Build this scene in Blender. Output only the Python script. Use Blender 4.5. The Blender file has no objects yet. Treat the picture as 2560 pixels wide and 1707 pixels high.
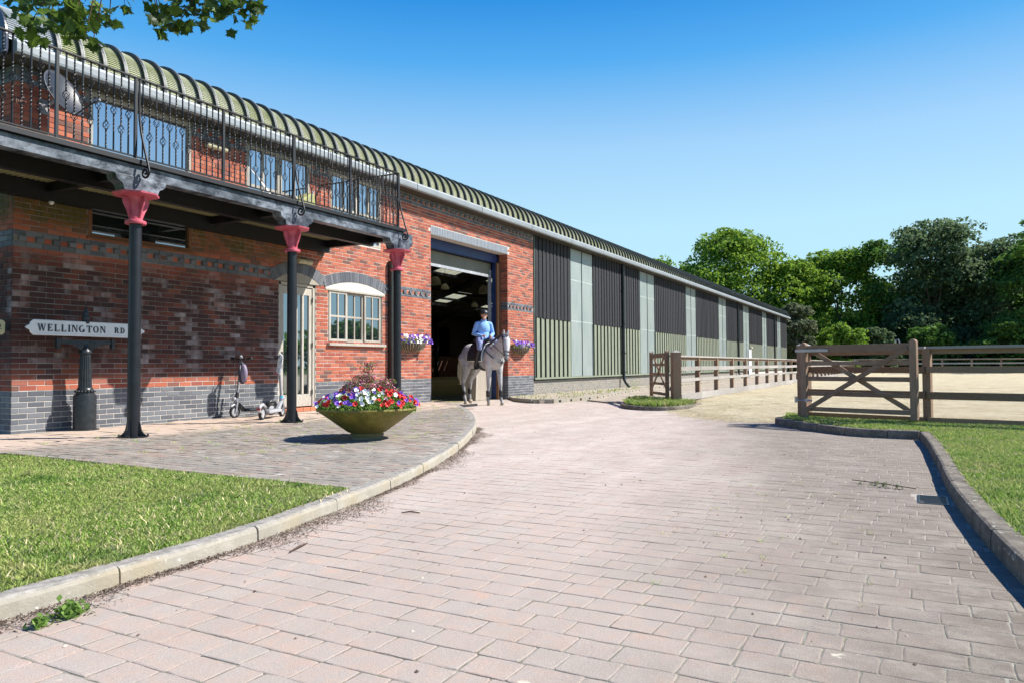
import bpy, bmesh, math, random
import numpy as np
from mathutils import Vector, Matrix, Euler
R=math.radians; PI=math.pi
rnd=random.Random(7); npr=np.random.default_rng(5)
S=bpy.context.scene; COL=S.collection
# ------------------------------------------------------------ camera, sky, sun, exposure
cam_d=bpy.data.cameras.new('camera'); cam=bpy.data.objects.new('camera',cam_d); COL.objects.link(cam)
cam_d.sensor_width=36; cam_d.lens=1850/2560*36; cam_d.clip_end=4000; cam_d.clip_start=0.05
yaw=math.atan2(1012,1850); pitch=math.atan(60.5/1850); roll=0.006
fw0=Vector((math.cos(yaw),math.sin(yaw),0)); rt0=Vector((math.sin(yaw),-math.cos(yaw),0)); up0=Vector((0,0,1))
fwd=fw0*math.cos(pitch)+up0*math.sin(pitch); upv=rt0.cross(fwd)
rt=rt0*math.cos(roll)-upv*math.sin(roll); up2=upv*math.cos(roll)+rt0*math.sin(roll)
M=Matrix((rt,up2,-fwd)).transposed().to_4x4(); M.translation=Vector((0,-10.8,1.0)); cam.matrix_world=M
S.camera=cam
w=bpy.data.worlds.new('World'); S.world=w; w.use_nodes=True
nt=w.node_tree; nt.nodes.clear()
sky=nt.nodes.new('ShaderNodeTexSky'); sky.sky_type='NISHITA'; sky.sun_disc=False
sky.sun_elevation=R(45.7); sky.sun_rotation=R(144); sky.air_density=1.0; sky.dust_density=0.3; sky.ozone_density=2.5; sky.altitude=100
bg=nt.nodes.new('ShaderNodeBackground'); bg.inputs[1].default_value=0.135
hs=nt.nodes.new('ShaderNodeHueSaturation'); hs.inputs['Saturation'].default_value=1.02
wo=nt.nodes.new('ShaderNodeOutputWorld')
def vm(op,val,src):
    x=nt.nodes.new('ShaderNodeVectorMath'); x.operation=op; x.inputs[1].default_value=val; nt.links.new(src,x.inputs[0]); return x.outputs[0]
tc=nt.nodes.new('ShaderNodeTexCoord'); sx=nt.nodes.new('ShaderNodeSeparateXYZ'); nt.links.new(tc.outputs['Generated'],sx.inputs[0])
rp=nt.nodes.new('ShaderNodeValToRGB'); nt.links.new(sx.outputs[2],rp.inputs[0]); el=rp.color_ramp.elements
def lin(c): return tuple((v/255/12.92 if v<10.3 else ((v/255+.055)/1.055)**2.4) for v in c)+(1,)
for p_,c_ in ((0,(205,238,250)),(.10,(192,236,252)),(.18,(190,234,253)),(.28,(166,214,252)),(.38,(88,176,243)),(.47,(22,138,226)),(.65,(8,104,204)),(1,(10,88,186))):
    e_=el[0] if p_==0 else (el[-1] if p_==1 else el.new(p_)); e_.position=p_; e_.color=lin(c_)
mixs=nt.nodes.new('ShaderNodeMix'); mixs.data_type='RGBA'; mixs.inputs[0].default_value=.93
nt.links.new(sky.outputs[0],mixs.inputs[6]); nt.links.new(vm('MULTIPLY',(3.75,3.75,3.75),rp.outputs[0]),mixs.inputs[7]); nt.links.new(mixs.outputs[2],hs.inputs['Color']); nt.links.new(hs.outputs[0],bg.inputs[0]); nt.links.new(bg.outputs[0],wo.inputs[0])
sd=bpy.data.lights.new('sun','SUN'); sd.energy=4.6; sd.angle=R(0.5); sd.color=(1.0,0.955,0.88)
sun=bpy.data.objects.new('sun',sd); COL.objects.link(sun)
sdir=Vector((1.45,-2.0,2.53)).normalized(); sun.rotation_euler=sdir.to_track_quat('Z','Y').to_euler()
S.render.engine='CYCLES'
S.view_settings.view_transform='Standard'; S.view_settings.look='None'; S.view_settings.exposure=0.95; S.view_settings.gamma=1
S.view_settings.use_curve_mapping=False
# ------------------------------------------------------------ materials
def srgb(r,g,b): return tuple(((c/255)/12.92 if c/255<=0.04045 else ((c/255+0.055)/1.055)**2.4) for c in (r,g,b))
class NM:
    """small material builder"""
    def __init__(s,name):
        s.m=bpy.data.materials.new(name); s.m.use_nodes=True; s.t=s.m.node_tree; s.b=s.t.nodes['Principled BSDF']; s.out=s.t.nodes['Material Output']
        s.geo=None
    def n(s,t,**k):
        x=s.t.nodes.new(t)
        for a,v in k.items(): setattr(x,a,v)
        return x
    def l(s,a,b): s.t.links.new(a,b)
    def pos(s):
        if not s.geo: s.geo=s.n('ShaderNodeNewGeometry')
        return s.geo.outputs['Position']
    def objc(s): return s.n('ShaderNodeTexCoord').outputs['Object']
    def noise(s,scale,detail=4,rough=.55,co=None,stretch=None,out='Fac'):
        x=s.n('ShaderNodeTexNoise'); x.inputs['Scale'].default_value=scale; x.inputs['Detail'].default_value=detail; x.inputs['Roughness'].default_value=rough
        c=co or s.pos()
        if stretch:
            mp=s.n('ShaderNodeMapping'); mp.inputs['Scale'].default_value=stretch; s.l(c,mp.inputs[0]); c=mp.outputs[0]
        s.l(c,x.inputs['Vector']); return x.outputs[out]
    def ramp(s,fac,stops,interp='LINEAR'):
        x=s.n('ShaderNodeValToRGB'); x.color_ramp.interpolation=interp
        e=x.color_ramp.elements
        while len(e)<len(stops): e.new(.5)
        for i,(p,c) in enumerate(stops):
            e[i].position=p; e[i].color=(tuple(c)+(1,)) if not isinstance(c,(int,float)) else (c,c,c,1)
        s.l(fac,x.inputs[0]); return x.outputs[0]
    def mix(s,fac,a,b,mode='MIX'):
        x=s.n('ShaderNodeMix',data_type='RGBA',blend_type=mode)
        for ix,v in ((0,fac),(6,a),(7,b)):
            sock=x.inputs[ix]
            if isinstance(v,(int,float)): sock.default_value=v if ix==0 else (v,v,v,1)
            elif isinstance(v,tuple): sock.default_value=v+(1,)
            else: s.l(v,sock)
        return x.outputs[2]
    def math(s,op,a,b=None,c=None,clamp=False):
        x=s.n('ShaderNodeMath',operation=op); x.use_clamp=clamp
        for i,v in enumerate((a,b,c)):
            if v is None: continue
            if isinstance(v,(int,float)): x.inputs[i].default_value=v
            else: s.l(v,x.inputs[i])
        return x.outputs[0]
    def xyz(s,co=None):
        x=s.n('ShaderNodeSeparateXYZ'); s.l(co or s.pos(),x.inputs[0]); return x.outputs
    def rand(s):
        if not s.geo: s.pos()
        oi=s.n('ShaderNodeObjectInfo')
        return s.math('FRACT',s.math('ADD',s.geo.outputs['Random Per Island'],oi.outputs['Random']))
    def bump(s,h,strength=.3,dist=.01):
        x=s.n('ShaderNodeBump'); x.inputs['Strength'].default_value=strength; x.inputs['Distance'].default_value=dist
        s.l(h,x.inputs['Height']); s.l(x.outputs[0],s.b.inputs['Normal'])
    def col(s,c):
        if isinstance(c,tuple): s.b.inputs['Base Color'].default_value=c+(1,)
        else: s.l(c,s.b.inputs['Base Color'])
        return s
    def set(s,**k):
        names={'rough':'Roughness','metal':'Metallic','spec':'Specular IOR Level','coat':'Coat Weight','trans':'Transmission Weight','sub':'Subsurface Weight','sheen':'Sheen Weight'}
        for a,v in k.items():
            if isinstance(v,(int,float)): s.b.inputs[names[a]].default_value=v
            else: s.l(v,s.b.inputs[names[a]])
        return s
MATS={}
def simple(name,c,rough=.6,metal=0,var=.18,scale=12,bump=.15,bdist=.004,spec=.5,stretch=None):
    k=NM(name); n=k.noise(scale,5,stretch=stretch); n2=k.noise(scale*.13,3)
    f=k.math('ADD',k.math('MULTIPLY',n,.6),k.math('MULTIPLY',n2,.4))
    lo=tuple(x*(1-var*1.6) for x in c); hi=tuple(min(1,x*(1+var*1.3)) for x in c)
    k.col(k.ramp(f,[(.3,lo),(.7,hi)])).set(rough=rough,metal=metal,spec=spec)
    if bump: k.bump(n,bump,bdist)
    MATS[name]=k.m; return k.m
def brick_mat(name,stops,blue=False):
    k=NM(name); r=k.rand(); base=k.ramp(r,stops,'CONSTANT' if not blue else 'LINEAR')
    fine=k.noise(160,3); med=k.noise(22,4)
    c=k.mix(k.math('MULTIPLY',med,.45),base,k.mix(.5,base,(.05,.03,.028)))
    c=k.mix(k.ramp(fine,[(.55,0),(.75,.35)]),c,k.mix(.6,c,(.55,.4,.33)))
    x,y,z=k.xyz()
    # weathered left wall: sooty staining, white salts, run marks, plus balcony shade painted in
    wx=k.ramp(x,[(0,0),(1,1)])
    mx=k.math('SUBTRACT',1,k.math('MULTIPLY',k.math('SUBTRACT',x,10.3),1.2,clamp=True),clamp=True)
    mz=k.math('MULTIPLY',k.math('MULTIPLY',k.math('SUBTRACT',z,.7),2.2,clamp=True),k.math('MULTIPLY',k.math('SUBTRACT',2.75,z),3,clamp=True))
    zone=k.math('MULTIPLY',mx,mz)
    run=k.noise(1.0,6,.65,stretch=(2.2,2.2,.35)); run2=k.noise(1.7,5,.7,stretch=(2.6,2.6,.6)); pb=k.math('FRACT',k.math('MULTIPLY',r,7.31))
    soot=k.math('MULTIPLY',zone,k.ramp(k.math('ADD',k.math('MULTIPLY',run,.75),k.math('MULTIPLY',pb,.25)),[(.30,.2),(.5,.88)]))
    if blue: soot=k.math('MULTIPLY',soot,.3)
    c=k.mix(k.math('MULTIPLY',zone,.75),c,k.mix(1.0,c,(.44,.44,.48),'MULTIPLY')); c=k.mix(soot,c,(.050,.028,.027))  # first multiply darkens the brick for the balcony's shade; soot follows
    salt=k.math('MULTIPLY',zone,k.ramp(k.math('ADD',k.math('ADD',k.math('MULTIPLY',k.noise(1.1,4,.6,stretch=(2.,2.,.8)),.62),k.math('MULTIPLY',k.noise(12,4,.7),.16)),k.math('MULTIPLY',k.math('FRACT',k.math('MULTIPLY',r,17.7)),.22)),[(.54,0),(.68,.75)]))
    c=k.mix(salt,c,(.42,.36,.36))
    # moss under the balcony deck
    mm=k.math('MULTIPLY',k.math('MULTIPLY',k.math('SUBTRACT',z,2.9),4,clamp=True),k.math('MULTIPLY',k.math('SUBTRACT',3.75,z),8,clamp=True))
    mm=k.math('MULTIPLY',k.math('MULTIPLY',mm,mx),k.ramp(k.noise(1.3,6,.7,stretch=(2.,2.,.8)),[(.38,.35),(.56,1)]))
    c=k.mix(mm,c,k.mix(k.noise(14),(.035,.03,.008),(.16,.12,.03)))
    k.col(c).set(rough=.85 if not blue else .6,spec=.3)
    k.bump(k.noise(90,4),.35,.004)
    MATS[name]=k.m; return k.m
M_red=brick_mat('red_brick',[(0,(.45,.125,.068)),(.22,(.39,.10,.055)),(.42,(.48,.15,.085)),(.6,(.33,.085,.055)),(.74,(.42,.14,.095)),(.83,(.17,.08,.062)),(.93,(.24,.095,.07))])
M_blue=brick_mat('blue_engineering_brick',[(0,(.085,.097,.118)),(.5,(.125,.138,.16)),(1,(.18,.195,.215))],True)
M_buff=brick_mat('buff_grey_brick',[(0,(.30,.28,.24)),(.5,(.36,.33,.28)),(1,(.27,.27,.25))],True)
k=NM('mortar'); x,y,z=k.xyz()
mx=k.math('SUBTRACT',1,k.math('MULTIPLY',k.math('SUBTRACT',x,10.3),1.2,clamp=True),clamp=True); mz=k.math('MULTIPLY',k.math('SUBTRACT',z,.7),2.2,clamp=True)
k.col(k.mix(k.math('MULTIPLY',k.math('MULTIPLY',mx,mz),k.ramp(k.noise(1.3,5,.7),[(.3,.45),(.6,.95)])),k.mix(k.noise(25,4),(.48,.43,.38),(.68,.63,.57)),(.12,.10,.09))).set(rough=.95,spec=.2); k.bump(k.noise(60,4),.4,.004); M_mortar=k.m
M_darksteel=simple('black_painted_steel',(.004,.005,.008),.5,.0,scale=9,var=.4,bump=.08)
k=NM('weathered_black_beam'); n=k.noise(5.5,8,.72,stretch=(1,1,1.6)); n2=k.noise(1.5,5,.65)
f=k.math('MULTIPLY',k.ramp(n,[(.40,0),(.62,1)]),k.ramp(n2,[(.35,.3),(.6,1)]))
k.col(k.mix(k.math('MULTIPLY',f,.75),(.012,.017,.026),(.30,.34,.40))).set(rough=.42,spec=.5); k.bump(n,.1,.004); M_beam=k.m
k=NM('pink_capital_paint'); n=k.noise(11,5); nz=k.noise(30,4)
k.col(k.mix(k.ramp(nz,[(.6,0),(.75,.6)]),k.ramp(n,[(.3,(.42,.06,.10)),(.7,(.60,.12,.17))]),(.30,.14,.06))).set(rough=.5); k.bump(n,.1,.005); M_pink=k.m
k=NM('column_black_paint'); n=k.noise(40,4,.6); n2=k.noise(6,4)
chips=k.math('MULTIPLY',k.ramp(n,[(.70,0),(.73,1)]),k.ramp(n2,[(.5,0),(.6,1)]))
k.col(k.mix(chips,k.ramp(n2,[(.3,(.005,.006,.009)),(.7,(.011,.013,.018))]),(.36,.24,.14))).set(rough=.4); k.bump(k.noise(26,4),.12,.004); M_colpaint=k.m
M_gutter=simple('galvanised_gutter',(.25,.28,.30),.55,.1,scale=3,var=.12,bump=.03)
M_silver=simple('bright_metal_sheet',(.30,.33,.36),.6,.2,scale=3,var=.12,bump=.04)
k=NM('roof_sheet_lichen'); n=k.noise(6,6,.7); n2=k.noise(1.2,4)
k.col(k.mix(k.ramp(k.math('ADD',k.math('MULTIPLY',n,.55),k.math('MULTIPLY',n2,.45)),[(.38,0),(.62,1)]),(.39,.40,.30),(.25,.27,.13))).set(rough=.7); k.bump(k.noise(50,4),.3,.004); M_roof=k.m
M_rib=simple('dark_roof_rib',(.028,.036,.036),.5,.1,scale=8,bump=.1)
M_darkblue=simple('navy_roof_end',(.012,.018,.045),.35,.0,scale=3,bump=.05)
M_soffit=simple('brown_soffit',(.055,.05,.035),.8,scale=6)
k=NM('black_weatherboard'); r=k.rand(); g=k.noise(5,8,.7,stretch=(7,7,.6)); g2=k.noise(26,5,.7,stretch=(3,3,.35))
c=k.mix(k.ramp(g2,[(.46,0),(.70,.9)]),k.ramp(r,[(0,(.002,.002,.004)),(.5,(.005,.006,.008)),(1,(.011,.012,.016))]),(.034,.038,.050))
c=k.mix(k.ramp(k.noise(45,3,.5,stretch=(1,1,.7)),[(.72,0),(.76,.8)]),c,(.3,.29,.3))
k.col(c).set(rough=.75); k.bump(g2,.5,.006); M_board=k.m
M_green=simple('sage_green_cladding',(.235,.26,.19),.55,.0,scale=4,var=.10,bump=.04)
M_greenpipe=simple('dull_green_pipe',(.085,.115,.10),.5,scale=6,var=.2,bump=.05)
M_blackpipe=simple('black_downpipe',(.018,.022,.022),.4,scale=8,var=.3,bump=.05)
k=NM('translucent_sheet'); x_,y_,z_=k.xyz()
st=k.noise(2.0,5,.6,stretch=(9,1,.5)); big=k.noise(.8,4,.6)
stripe=k.ramp(k.math('FRACT',k.math('MULTIPLY',x_,12.)),[(0,.88),(.5,1),(1,.88)])
c=k.mix(k.ramp(k.math('ADD',k.math('MULTIPLY',st,.6),k.math('MULTIPLY',big,.4)),[(.35,0),(.65,1)]),(.42,.51,.52),(.64,.70,.69))
c=k.mix(1.0,c,stripe,'MULTIPLY')
k.col(c).set(rough=.18,spec=1.0)
tr=k.n('ShaderNodeBsdfTranslucent'); tr.inputs[0].default_value=(.7,.74,.6,1); ms=k.n('ShaderNodeMixShader'); ms.inputs[0].default_value=.4
k.l(k.b.outputs[0],ms.inputs[1]); k.l(tr.outputs[0],ms.inputs[2]); k.l(ms.outputs[0],k.out.inputs[0]); k.bump(k.math('SINE',k.math('MULTIPLY',x_,75.)),.25,.01); M_trans=k.m
k=NM('skylight_sheet'); tr=k.n('ShaderNodeBsdfTranslucent'); tr.inputs[0].default_value=(.26,.24,.15,1); k.l(tr.outputs[0],k.out.inputs[0]); M_skyl=k.m
def glass(name,refl,tint,dark):
    k=NM(name); g=k.n('ShaderNodeBsdfGlossy'); g.inputs[0].default_value=tint+(1,); g.inputs['Roughness'].default_value=.015
    d=k.n('ShaderNodeBsdfDiffuse'); d.inputs[0].default_value=dark+(1,)
    lw=k.n('ShaderNodeLayerWeight'); lw.inputs[0].default_value=.35
    f=k.math('ADD',refl,k.math('MULTIPLY',lw.outputs['Fresnel'],1-refl)); ms=k.n('ShaderNodeMixShader')
    bm=k.n('ShaderNodeBump'); bm.inputs['Strength'].default_value=.04; bm.inputs['Distance'].default_value=.02; k.l(k.noise(1.6,2),bm.inputs['Height']); k.l(bm.outputs[0],g.inputs['Normal'])
    k.l(f,ms.inputs[0]); k.l(d.outputs[0],ms.inputs[1]); k.l(g.outputs[0],ms.inputs[2]); k.l(ms.outputs[0],k.out.inputs[0]); return k.m
M_glass=glass('window_glass',.35,(.85,.92,1.),(.012,.018,.02))
M_glassbig=glass('mirror_tinted_glass',.62,(.8,.88,1.),(.02,.03,.04))
def wood(name,a,b,scale=1,rough=.8,streak=(1,1,1)):
    k=NM(name); co=k.objc(); g=k.noise(9*scale,7,.65,co=co,stretch=streak); g2=k.noise(1.5*scale,4,co=co); r=k.n('ShaderNodeObjectInfo').outputs['Random']
    f=k.math('ADD',k.math('MULTIPLY',g,.65),k.math('ADD',k.math('MULTIPLY',g2,.25),k.math('MULTIPLY',r,.16)))
    k.col(k.ramp(f,[(.32,a),(.72,b)])).set(rough=rough,spec=.25); k.bump(g,.45,.006); return k.m
M_oak=wood('weathered_oak_joinery',(.23,.20,.16),(.52,.49,.43),streak=(6,6,.7))
M_oakbrown=wood('brown_window_timber',(.13,.06,.03),(.26,.13,.07),streak=(1,6,6))
M_gatewood=wood('brown_gate_timber_level',(.145,.09,.058),(.34,.235,.16),streak=(.8,7,7))
M_postwood=wood('brown_gate_timber_upright',(.145,.09,.058),(.34,.23,.16),streak=(7,7,.7))
M_greywood=wood('silvered_fence_timber',(.22,.20,.18),(.46,.43,.40),streak=(.6,7,7))
M_panelwood=wood('pale_panel_wood',(.28,.24,.19),(.46,.41,.34),streak=(5,5,.6))
M_conc=simple('old_concrete_white',(.62,.60,.54),.9,scale=14,bump=.3)
k=NM('kerb_concrete'); n=k.noise(5,6,.7); sp=k.noise(38,3,.5); st=k.noise(2.2,5)
c=k.mix(k.ramp(n,[(.3,0),(.7,1)]),(.27,.25,.205),(.41,.38,.32)); c=k.mix(k.ramp(st,[(.48,0),(.68,.55)]),c,(.36,.29,.17)); c=k.mix(k.ramp(sp,[(.68,0),(.72,.8)]),c,(.62,.60,.54))
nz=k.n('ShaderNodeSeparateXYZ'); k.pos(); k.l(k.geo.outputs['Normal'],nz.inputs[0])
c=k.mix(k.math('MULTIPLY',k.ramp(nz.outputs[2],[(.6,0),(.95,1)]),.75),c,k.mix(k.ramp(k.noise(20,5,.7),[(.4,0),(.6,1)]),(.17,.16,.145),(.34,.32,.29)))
k.col(c).set(rough=.92,spec=.2); k.bump(k.noise(60,5,.7),.6,.006); M_kerb=k.m
k=NM('dark_kerb_concrete'); n=k.noise(7,6,.7); sp=k.noise(30,3,.5)
c=k.mix(k.ramp(n,[(.3,0),(.7,1)]),(.085,.075,.06),(.24,.21,.17)); c=k.mix(k.ramp(sp,[(.64,0),(.68,.8)]),c,(.42,.41,.36)); k.col(c).set(rough=.95,spec=.15); k.bump(k.noise(50,5,.7),.7,.008); M_kerbd=k.m
# block paving
k=NM('tumbled_paver'); r=k.rand(); x,y,z=k.xyz()
base=k.ramp(r,[(0,(.42,.315,.265)),(.35,(.385,.315,.275)),(.6,(.43,.32,.262)),(.8,(.36,.32,.285)),(1,(.42,.335,.285))])
base=k.mix(k.ramp(k.noise(13,6,.65),[(.36,0),(.62,.85)]),base,(.35,.325,.30))
base=k.mix(k.ramp(k.noise(7,4,.5),[(.55,0),(.75,.5)]),base,(.50,.30,.215))
# the right-hand side of the drive is darker, dusty stone
edge=k.math('SUBTRACT',k.math('ADD',k.math('MULTIPLY',k.noise(.9,5,.6),1.8),k.math('MULTIPLY',x,.27)),k.math('ADD',y,11.55))
side=k.math('MULTIPLY',k.math('ADD',edge,.35),.62,clamp=True)
grey=k.mix(k.noise(14,4),(.17,.15,.125),(.255,.23,.20))
base=k.mix(k.math('MULTIPLY',side,.85),base,grey)
dust=k.ramp(k.noise(2.9,8,.75,stretch=(1.6,.7,1)),[(.47,0),(.60,1)])
base=k.mix(k.math('MULTIPLY',k.math('MULTIPLY',dust,side),.7),base,(.46,.43,.37)); base=k.mix(k.math('MULTIPLY',k.math('MULTIPLY',k.ramp(k.noise(4.3,7,.75),[(.50,0),(.64,.8)]),side),.7),base,(.12,.105,.085))
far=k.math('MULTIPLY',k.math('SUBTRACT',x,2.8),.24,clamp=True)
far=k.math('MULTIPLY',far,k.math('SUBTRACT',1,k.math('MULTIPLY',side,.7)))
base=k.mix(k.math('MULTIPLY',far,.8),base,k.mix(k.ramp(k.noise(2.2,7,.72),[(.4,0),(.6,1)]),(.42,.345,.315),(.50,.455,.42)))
spk=k.noise(200,3,.7); base=k.mix(k.ramp(spk,[(.32,.5),(.46,0)]),base,(.12,.10,.085)); base=k.mix(k.ramp(spk,[(.56,0),(.72,.75)]),base,(.66,.62,.57)); base=k.mix(k.math('MULTIPLY',k.ramp(k.noise(1.7,7,.75),[(.42,0),(.7,.35)]),1.),base,(.30,.265,.225))
trk=k.ramp(k.noise(.55,5,.65,stretch=(.35,1.6,1)),[(.36,.0),(.52,.35),(.68,.0)]); base=k.mix(trk,base,(.27,.235,.21))
base=k.mix(1.0,base,(1.0,.965,.925),'MULTIPLY'); base=k.mix(1.0,base,k.mix(side,(1.13,1.13,1.13),(.76,.76,.75)),'MULTIPLY')
blot=k.ramp(k.noise(5.1,4,.6,stretch=(1,.7,1)),[(.70,0),(.735,.85)]); base=k.mix(blot,base,(.62,.58,.45))
k.col(base).set(rough=.95,spec=.15); k.bump(k.math('ADD',k.noise(240,3,.7),k.noise(45,4,.7)),.7,.004); M_paver=k.m
k=NM('terrace_paver'); r=k.rand()
x,y,z=k.xyz()
base=k.ramp(r,[(0,(.29,.21,.17)),(.25,(.225,.195,.165)),(.5,(.32,.245,.195)),(.72,(.27,.24,.205)),(.9,(.35,.31,.265)),(1,(.20,.175,.15))])
base=k.mix(k.ramp(k.noise(1.3,6,.7),[(.4,0),(.62,.85)]),base,(.235,.22,.19))
base=k.mix(k.math('MULTIPLY',k.math('ADD',y,2.3),2.,clamp=True),base,k.mix(k.noise(6,4),(.43,.33,.26),(.50,.40,.33)))
base=k.mix(k.ramp(k.noise(3.7,7,.75),[(.6,0),(.68,.8)]),base,(.52,.49,.45))
k.col(base).set(rough=.95,spec=.2); k.bump(k.noise(150,3,.7),.6,.004); M_tpaver=k.m
k=NM('joint_sand'); x,y,z=k.xyz(); n=k.noise(9,6,.75)
side=k.math('MULTIPLY',k.math('SUBTRACT',-9.4,y),1.0,clamp=True)
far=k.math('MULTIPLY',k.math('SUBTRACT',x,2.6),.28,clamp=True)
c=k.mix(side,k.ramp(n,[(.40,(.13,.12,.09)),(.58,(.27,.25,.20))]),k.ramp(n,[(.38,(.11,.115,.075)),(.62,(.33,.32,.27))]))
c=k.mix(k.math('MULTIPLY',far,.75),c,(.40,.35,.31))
c=k.mix(k.ramp(k.noise(2.3,5,.7),[(.58,0),(.66,.7)]),c,(.10,.15,.03))
k.col(c).set(rough=1,spec=.1); k.bump(k.noise(120,3),.8,.006); M_joint=k.m
k=NM('arena_sand'); n=k.noise(4,8,.75); v=k.n('ShaderNodeTexVoronoi'); v.inputs['Scale'].default_value=3.2; k.l(k.pos(),v.inputs['Vector'])
c=k.mix(k.ramp(k.noise(.9,6,.7),[(.35,0),(.65,1)]),k.ramp(n,[(.3,(.38,.31,.19)),(.7,(.52,.44,.28))]),k.ramp(n,[(.3,(.50,.43,.28)),(.7,(.66,.59,.42))])); c=k.mix(k.ramp(k.noise(17,6,.8),[(.60,0),(.68,.7)]),c,(.19,.15,.09)); k.col(c).set(rough=1,spec=.1); k.bump(k.math('ADD',k.noise(14,7,.8),k.math('MULTIPLY',v.outputs['Distance'],.6)),1.0,.06); M_sand=k.m
M_hallfloor=simple('indoor_riding_surface',(.26,.23,.13),1,scale=8,var=.3,bump=.8,bdist=.04,spec=.1)
M_earth=simple('dusty_path',(.36,.31,.25),1,scale=5,var=.3,bump=.5,bdist=.02,spec=.1)
k=NM('soil_under_grass'); n=k.noise(7,6,.7); k.col(k.ramp(n,[(.35,(.05,.085,.02)),(.65,(.12,.15,.045))])).set(rough=1,spec=.05); k.bump(n,.6,.02); M_soil=k.m
k=NM('meadow'); n=k.noise(.8,7,.7); k.col(k.ramp(n,[(.35,(.045,.085,.02)),(.65,(.10,.15,.04))])).set(rough=1,spec=.05); M_meadow=k.m
k=NM('grass_blades'); r=k.rand(); z=k.noise(1.4,4,.6)
c=k.ramp(r,[(0,(.15,.27,.04)),(.4,(.26,.41,.065)),(.7,(.38,.50,.12)),(.84,(.55,.52,.24)),(1,(.68,.58,.34))]); c=k.mix(k.ramp(z,[(.42,0),(.62,.55)]),c,(.42,.45,.15)); c=k.mix(k.ramp(k.noise(3.3,5,.65),[(.56,0),(.66,.6)]),c,(.50,.45,.24)); c=k.mix(k.ramp(k.noise(2.1,3,.5),[(.32,.55),(.44,0)]),c,(.10,.24,.03)); k.col(c).set(rough=.6,spec=.3)
tr=k.n('ShaderNodeBsdfTranslucent'); k.l(c,tr.inputs[0]); ms=k.n('ShaderNodeMixShader'); ms.inputs[0].default_value=.3; k.l(k.b.outputs[0],ms.inputs[1]); k.l(tr.outputs[0],ms.inputs[2]); k.l(ms.outputs[0],k.out.inputs[0]); M_grass=k.m
def leafmat(name,a,b,c3,tw=.35,gloss=.7):
    k=NM(name); r=k.rand(); n=k.noise(.22,4,.6); f=k.math('ADD',k.math('MULTIPLY',r,.5),k.math('MULTIPLY',n,.5)); c=k.ramp(f,[(.25,a),(.5,b),(.78,c3)]); k.col(c).set(rough=gloss,spec=.15)
    tr=k.n('ShaderNodeBsdfTranslucent'); c2=k.mix(.5,c,tuple(min(1,v*1.8) for v in c3)); k.l(c2,tr.inputs[0]); ms=k.n('ShaderNodeMixShader'); ms.inputs[0].default_value=tw; k.l(k.b.outputs[0],ms.inputs[1]); k.l(tr.outputs[0],ms.inputs[2]); k.l(ms.outputs[0],k.out.inputs[0]); return k.m
M_leafA=leafmat('sycamore_foliage',(.04,.10,.015),(.10,.21,.025),(.24,.36,.04))
M_leafB=leafmat('dark_oak_foliage',(.028,.07,.018),(.055,.13,.026),(.13,.24,.04))
M_leafC=leafmat('blue_green_foliage',(.035,.07,.033),(.07,.125,.055),(.16,.22,.10))
M_leafD=leafmat('ivy_foliage',(.05,.07,.03),(.10,.13,.06),(.22,.24,.15))
M_maple=leafmat('maple_leaf',(.012,.028,.008),(.028,.058,.012),(.13,.20,.025),.3,.35)
M_plant=leafmat('bedding_leaves',(.06,.13,.02),(.12,.22,.04),(.24,.36,.09))
M_moss=simple('moss',(.12,.22,.02),1,scale=60,var=.5,bump=1,bdist=.02,spec=.05)
M_bark=simple('tree_bark',(.10,.08,.06),.95,scale=4,var=.4,bump=.6,bdist=.03)
M_twig=simple('twig_bark',(.09,.05,.03),.9,scale=20)
M_white=simple('white_cast_sign',(.76,.77,.78),.35,scale=7,var=.06,bump=.02)
M_cream=simple('cream_sign',(.52,.50,.30),.5,scale=7,var=.12,bump=.02)
M_black=simple('black_lettering',(.015,.018,.03),.4,var=.1)
M_iron=simple('dark_cast_iron',(.022,.026,.03),.35,scale=14,var=.4,bump=.15)
M_rubber=simple('rubber',(.02,.02,.022),.7)
M_grey=simple('grey_plastic',(.25,.25,.28),.45)
M_lgrey=simple('light_grey_alloy',(.48,.49,.52),.35,.3)
M_ltblue=simple('light_blue_anodised',(.08,.42,.68),.35,.2)
M_bag=simple('lilac_grey_bag',(.24,.19,.28),.6)
M_beige=simple('beige_lamp_housing',(.52,.47,.30),.5)
M_dish=simple('grey_dish',(.022,.028,.04),.4,.0,var=.06,bump=0)
M_zinc=simple('galvanised_hinge',(.45,.45,.45),.4,.6)
M_olive=NM('algae_bowl'); k=M_olive; n=k.noise(9,6,.7,stretch=(1,1,.4)); n2=k.noise(2.5,4)
c=k.mix(k.ramp(n,[(.35,0),(.65,1)]),(.11,.105,.012),(.24,.20,.035)); c=k.mix(k.ramp(n2,[(.5,0),(.68,.5)]),c,(.20,.14,.05)); zz=k.xyz()[2]
c=k.mix(k.math('MULTIPLY',k.math('SUBTRACT',.2,zz),8,clamp=True),c,(.22,.20,.15)); k.col(c).set(rough=.6); k.bump(n,.25,.01); M_olive=k.m
def petal(name,c): return simple(name,c,.55,var=.12,scale=30,bump=.05)
M_pr=petal('red_petals',(.62,.012,.012)); M_pw=petal('white_petals',(.82,.82,.80)); M_pv=petal('violet_petals',(.24,.09,.58)); M_pp=petal('pink_petals',(.50,.13,.22)); M_pd=petal('deep_purple_petals',(.11,.05,.36)); M_pl=petal('lilac_petals',(.55,.42,.62))
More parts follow.
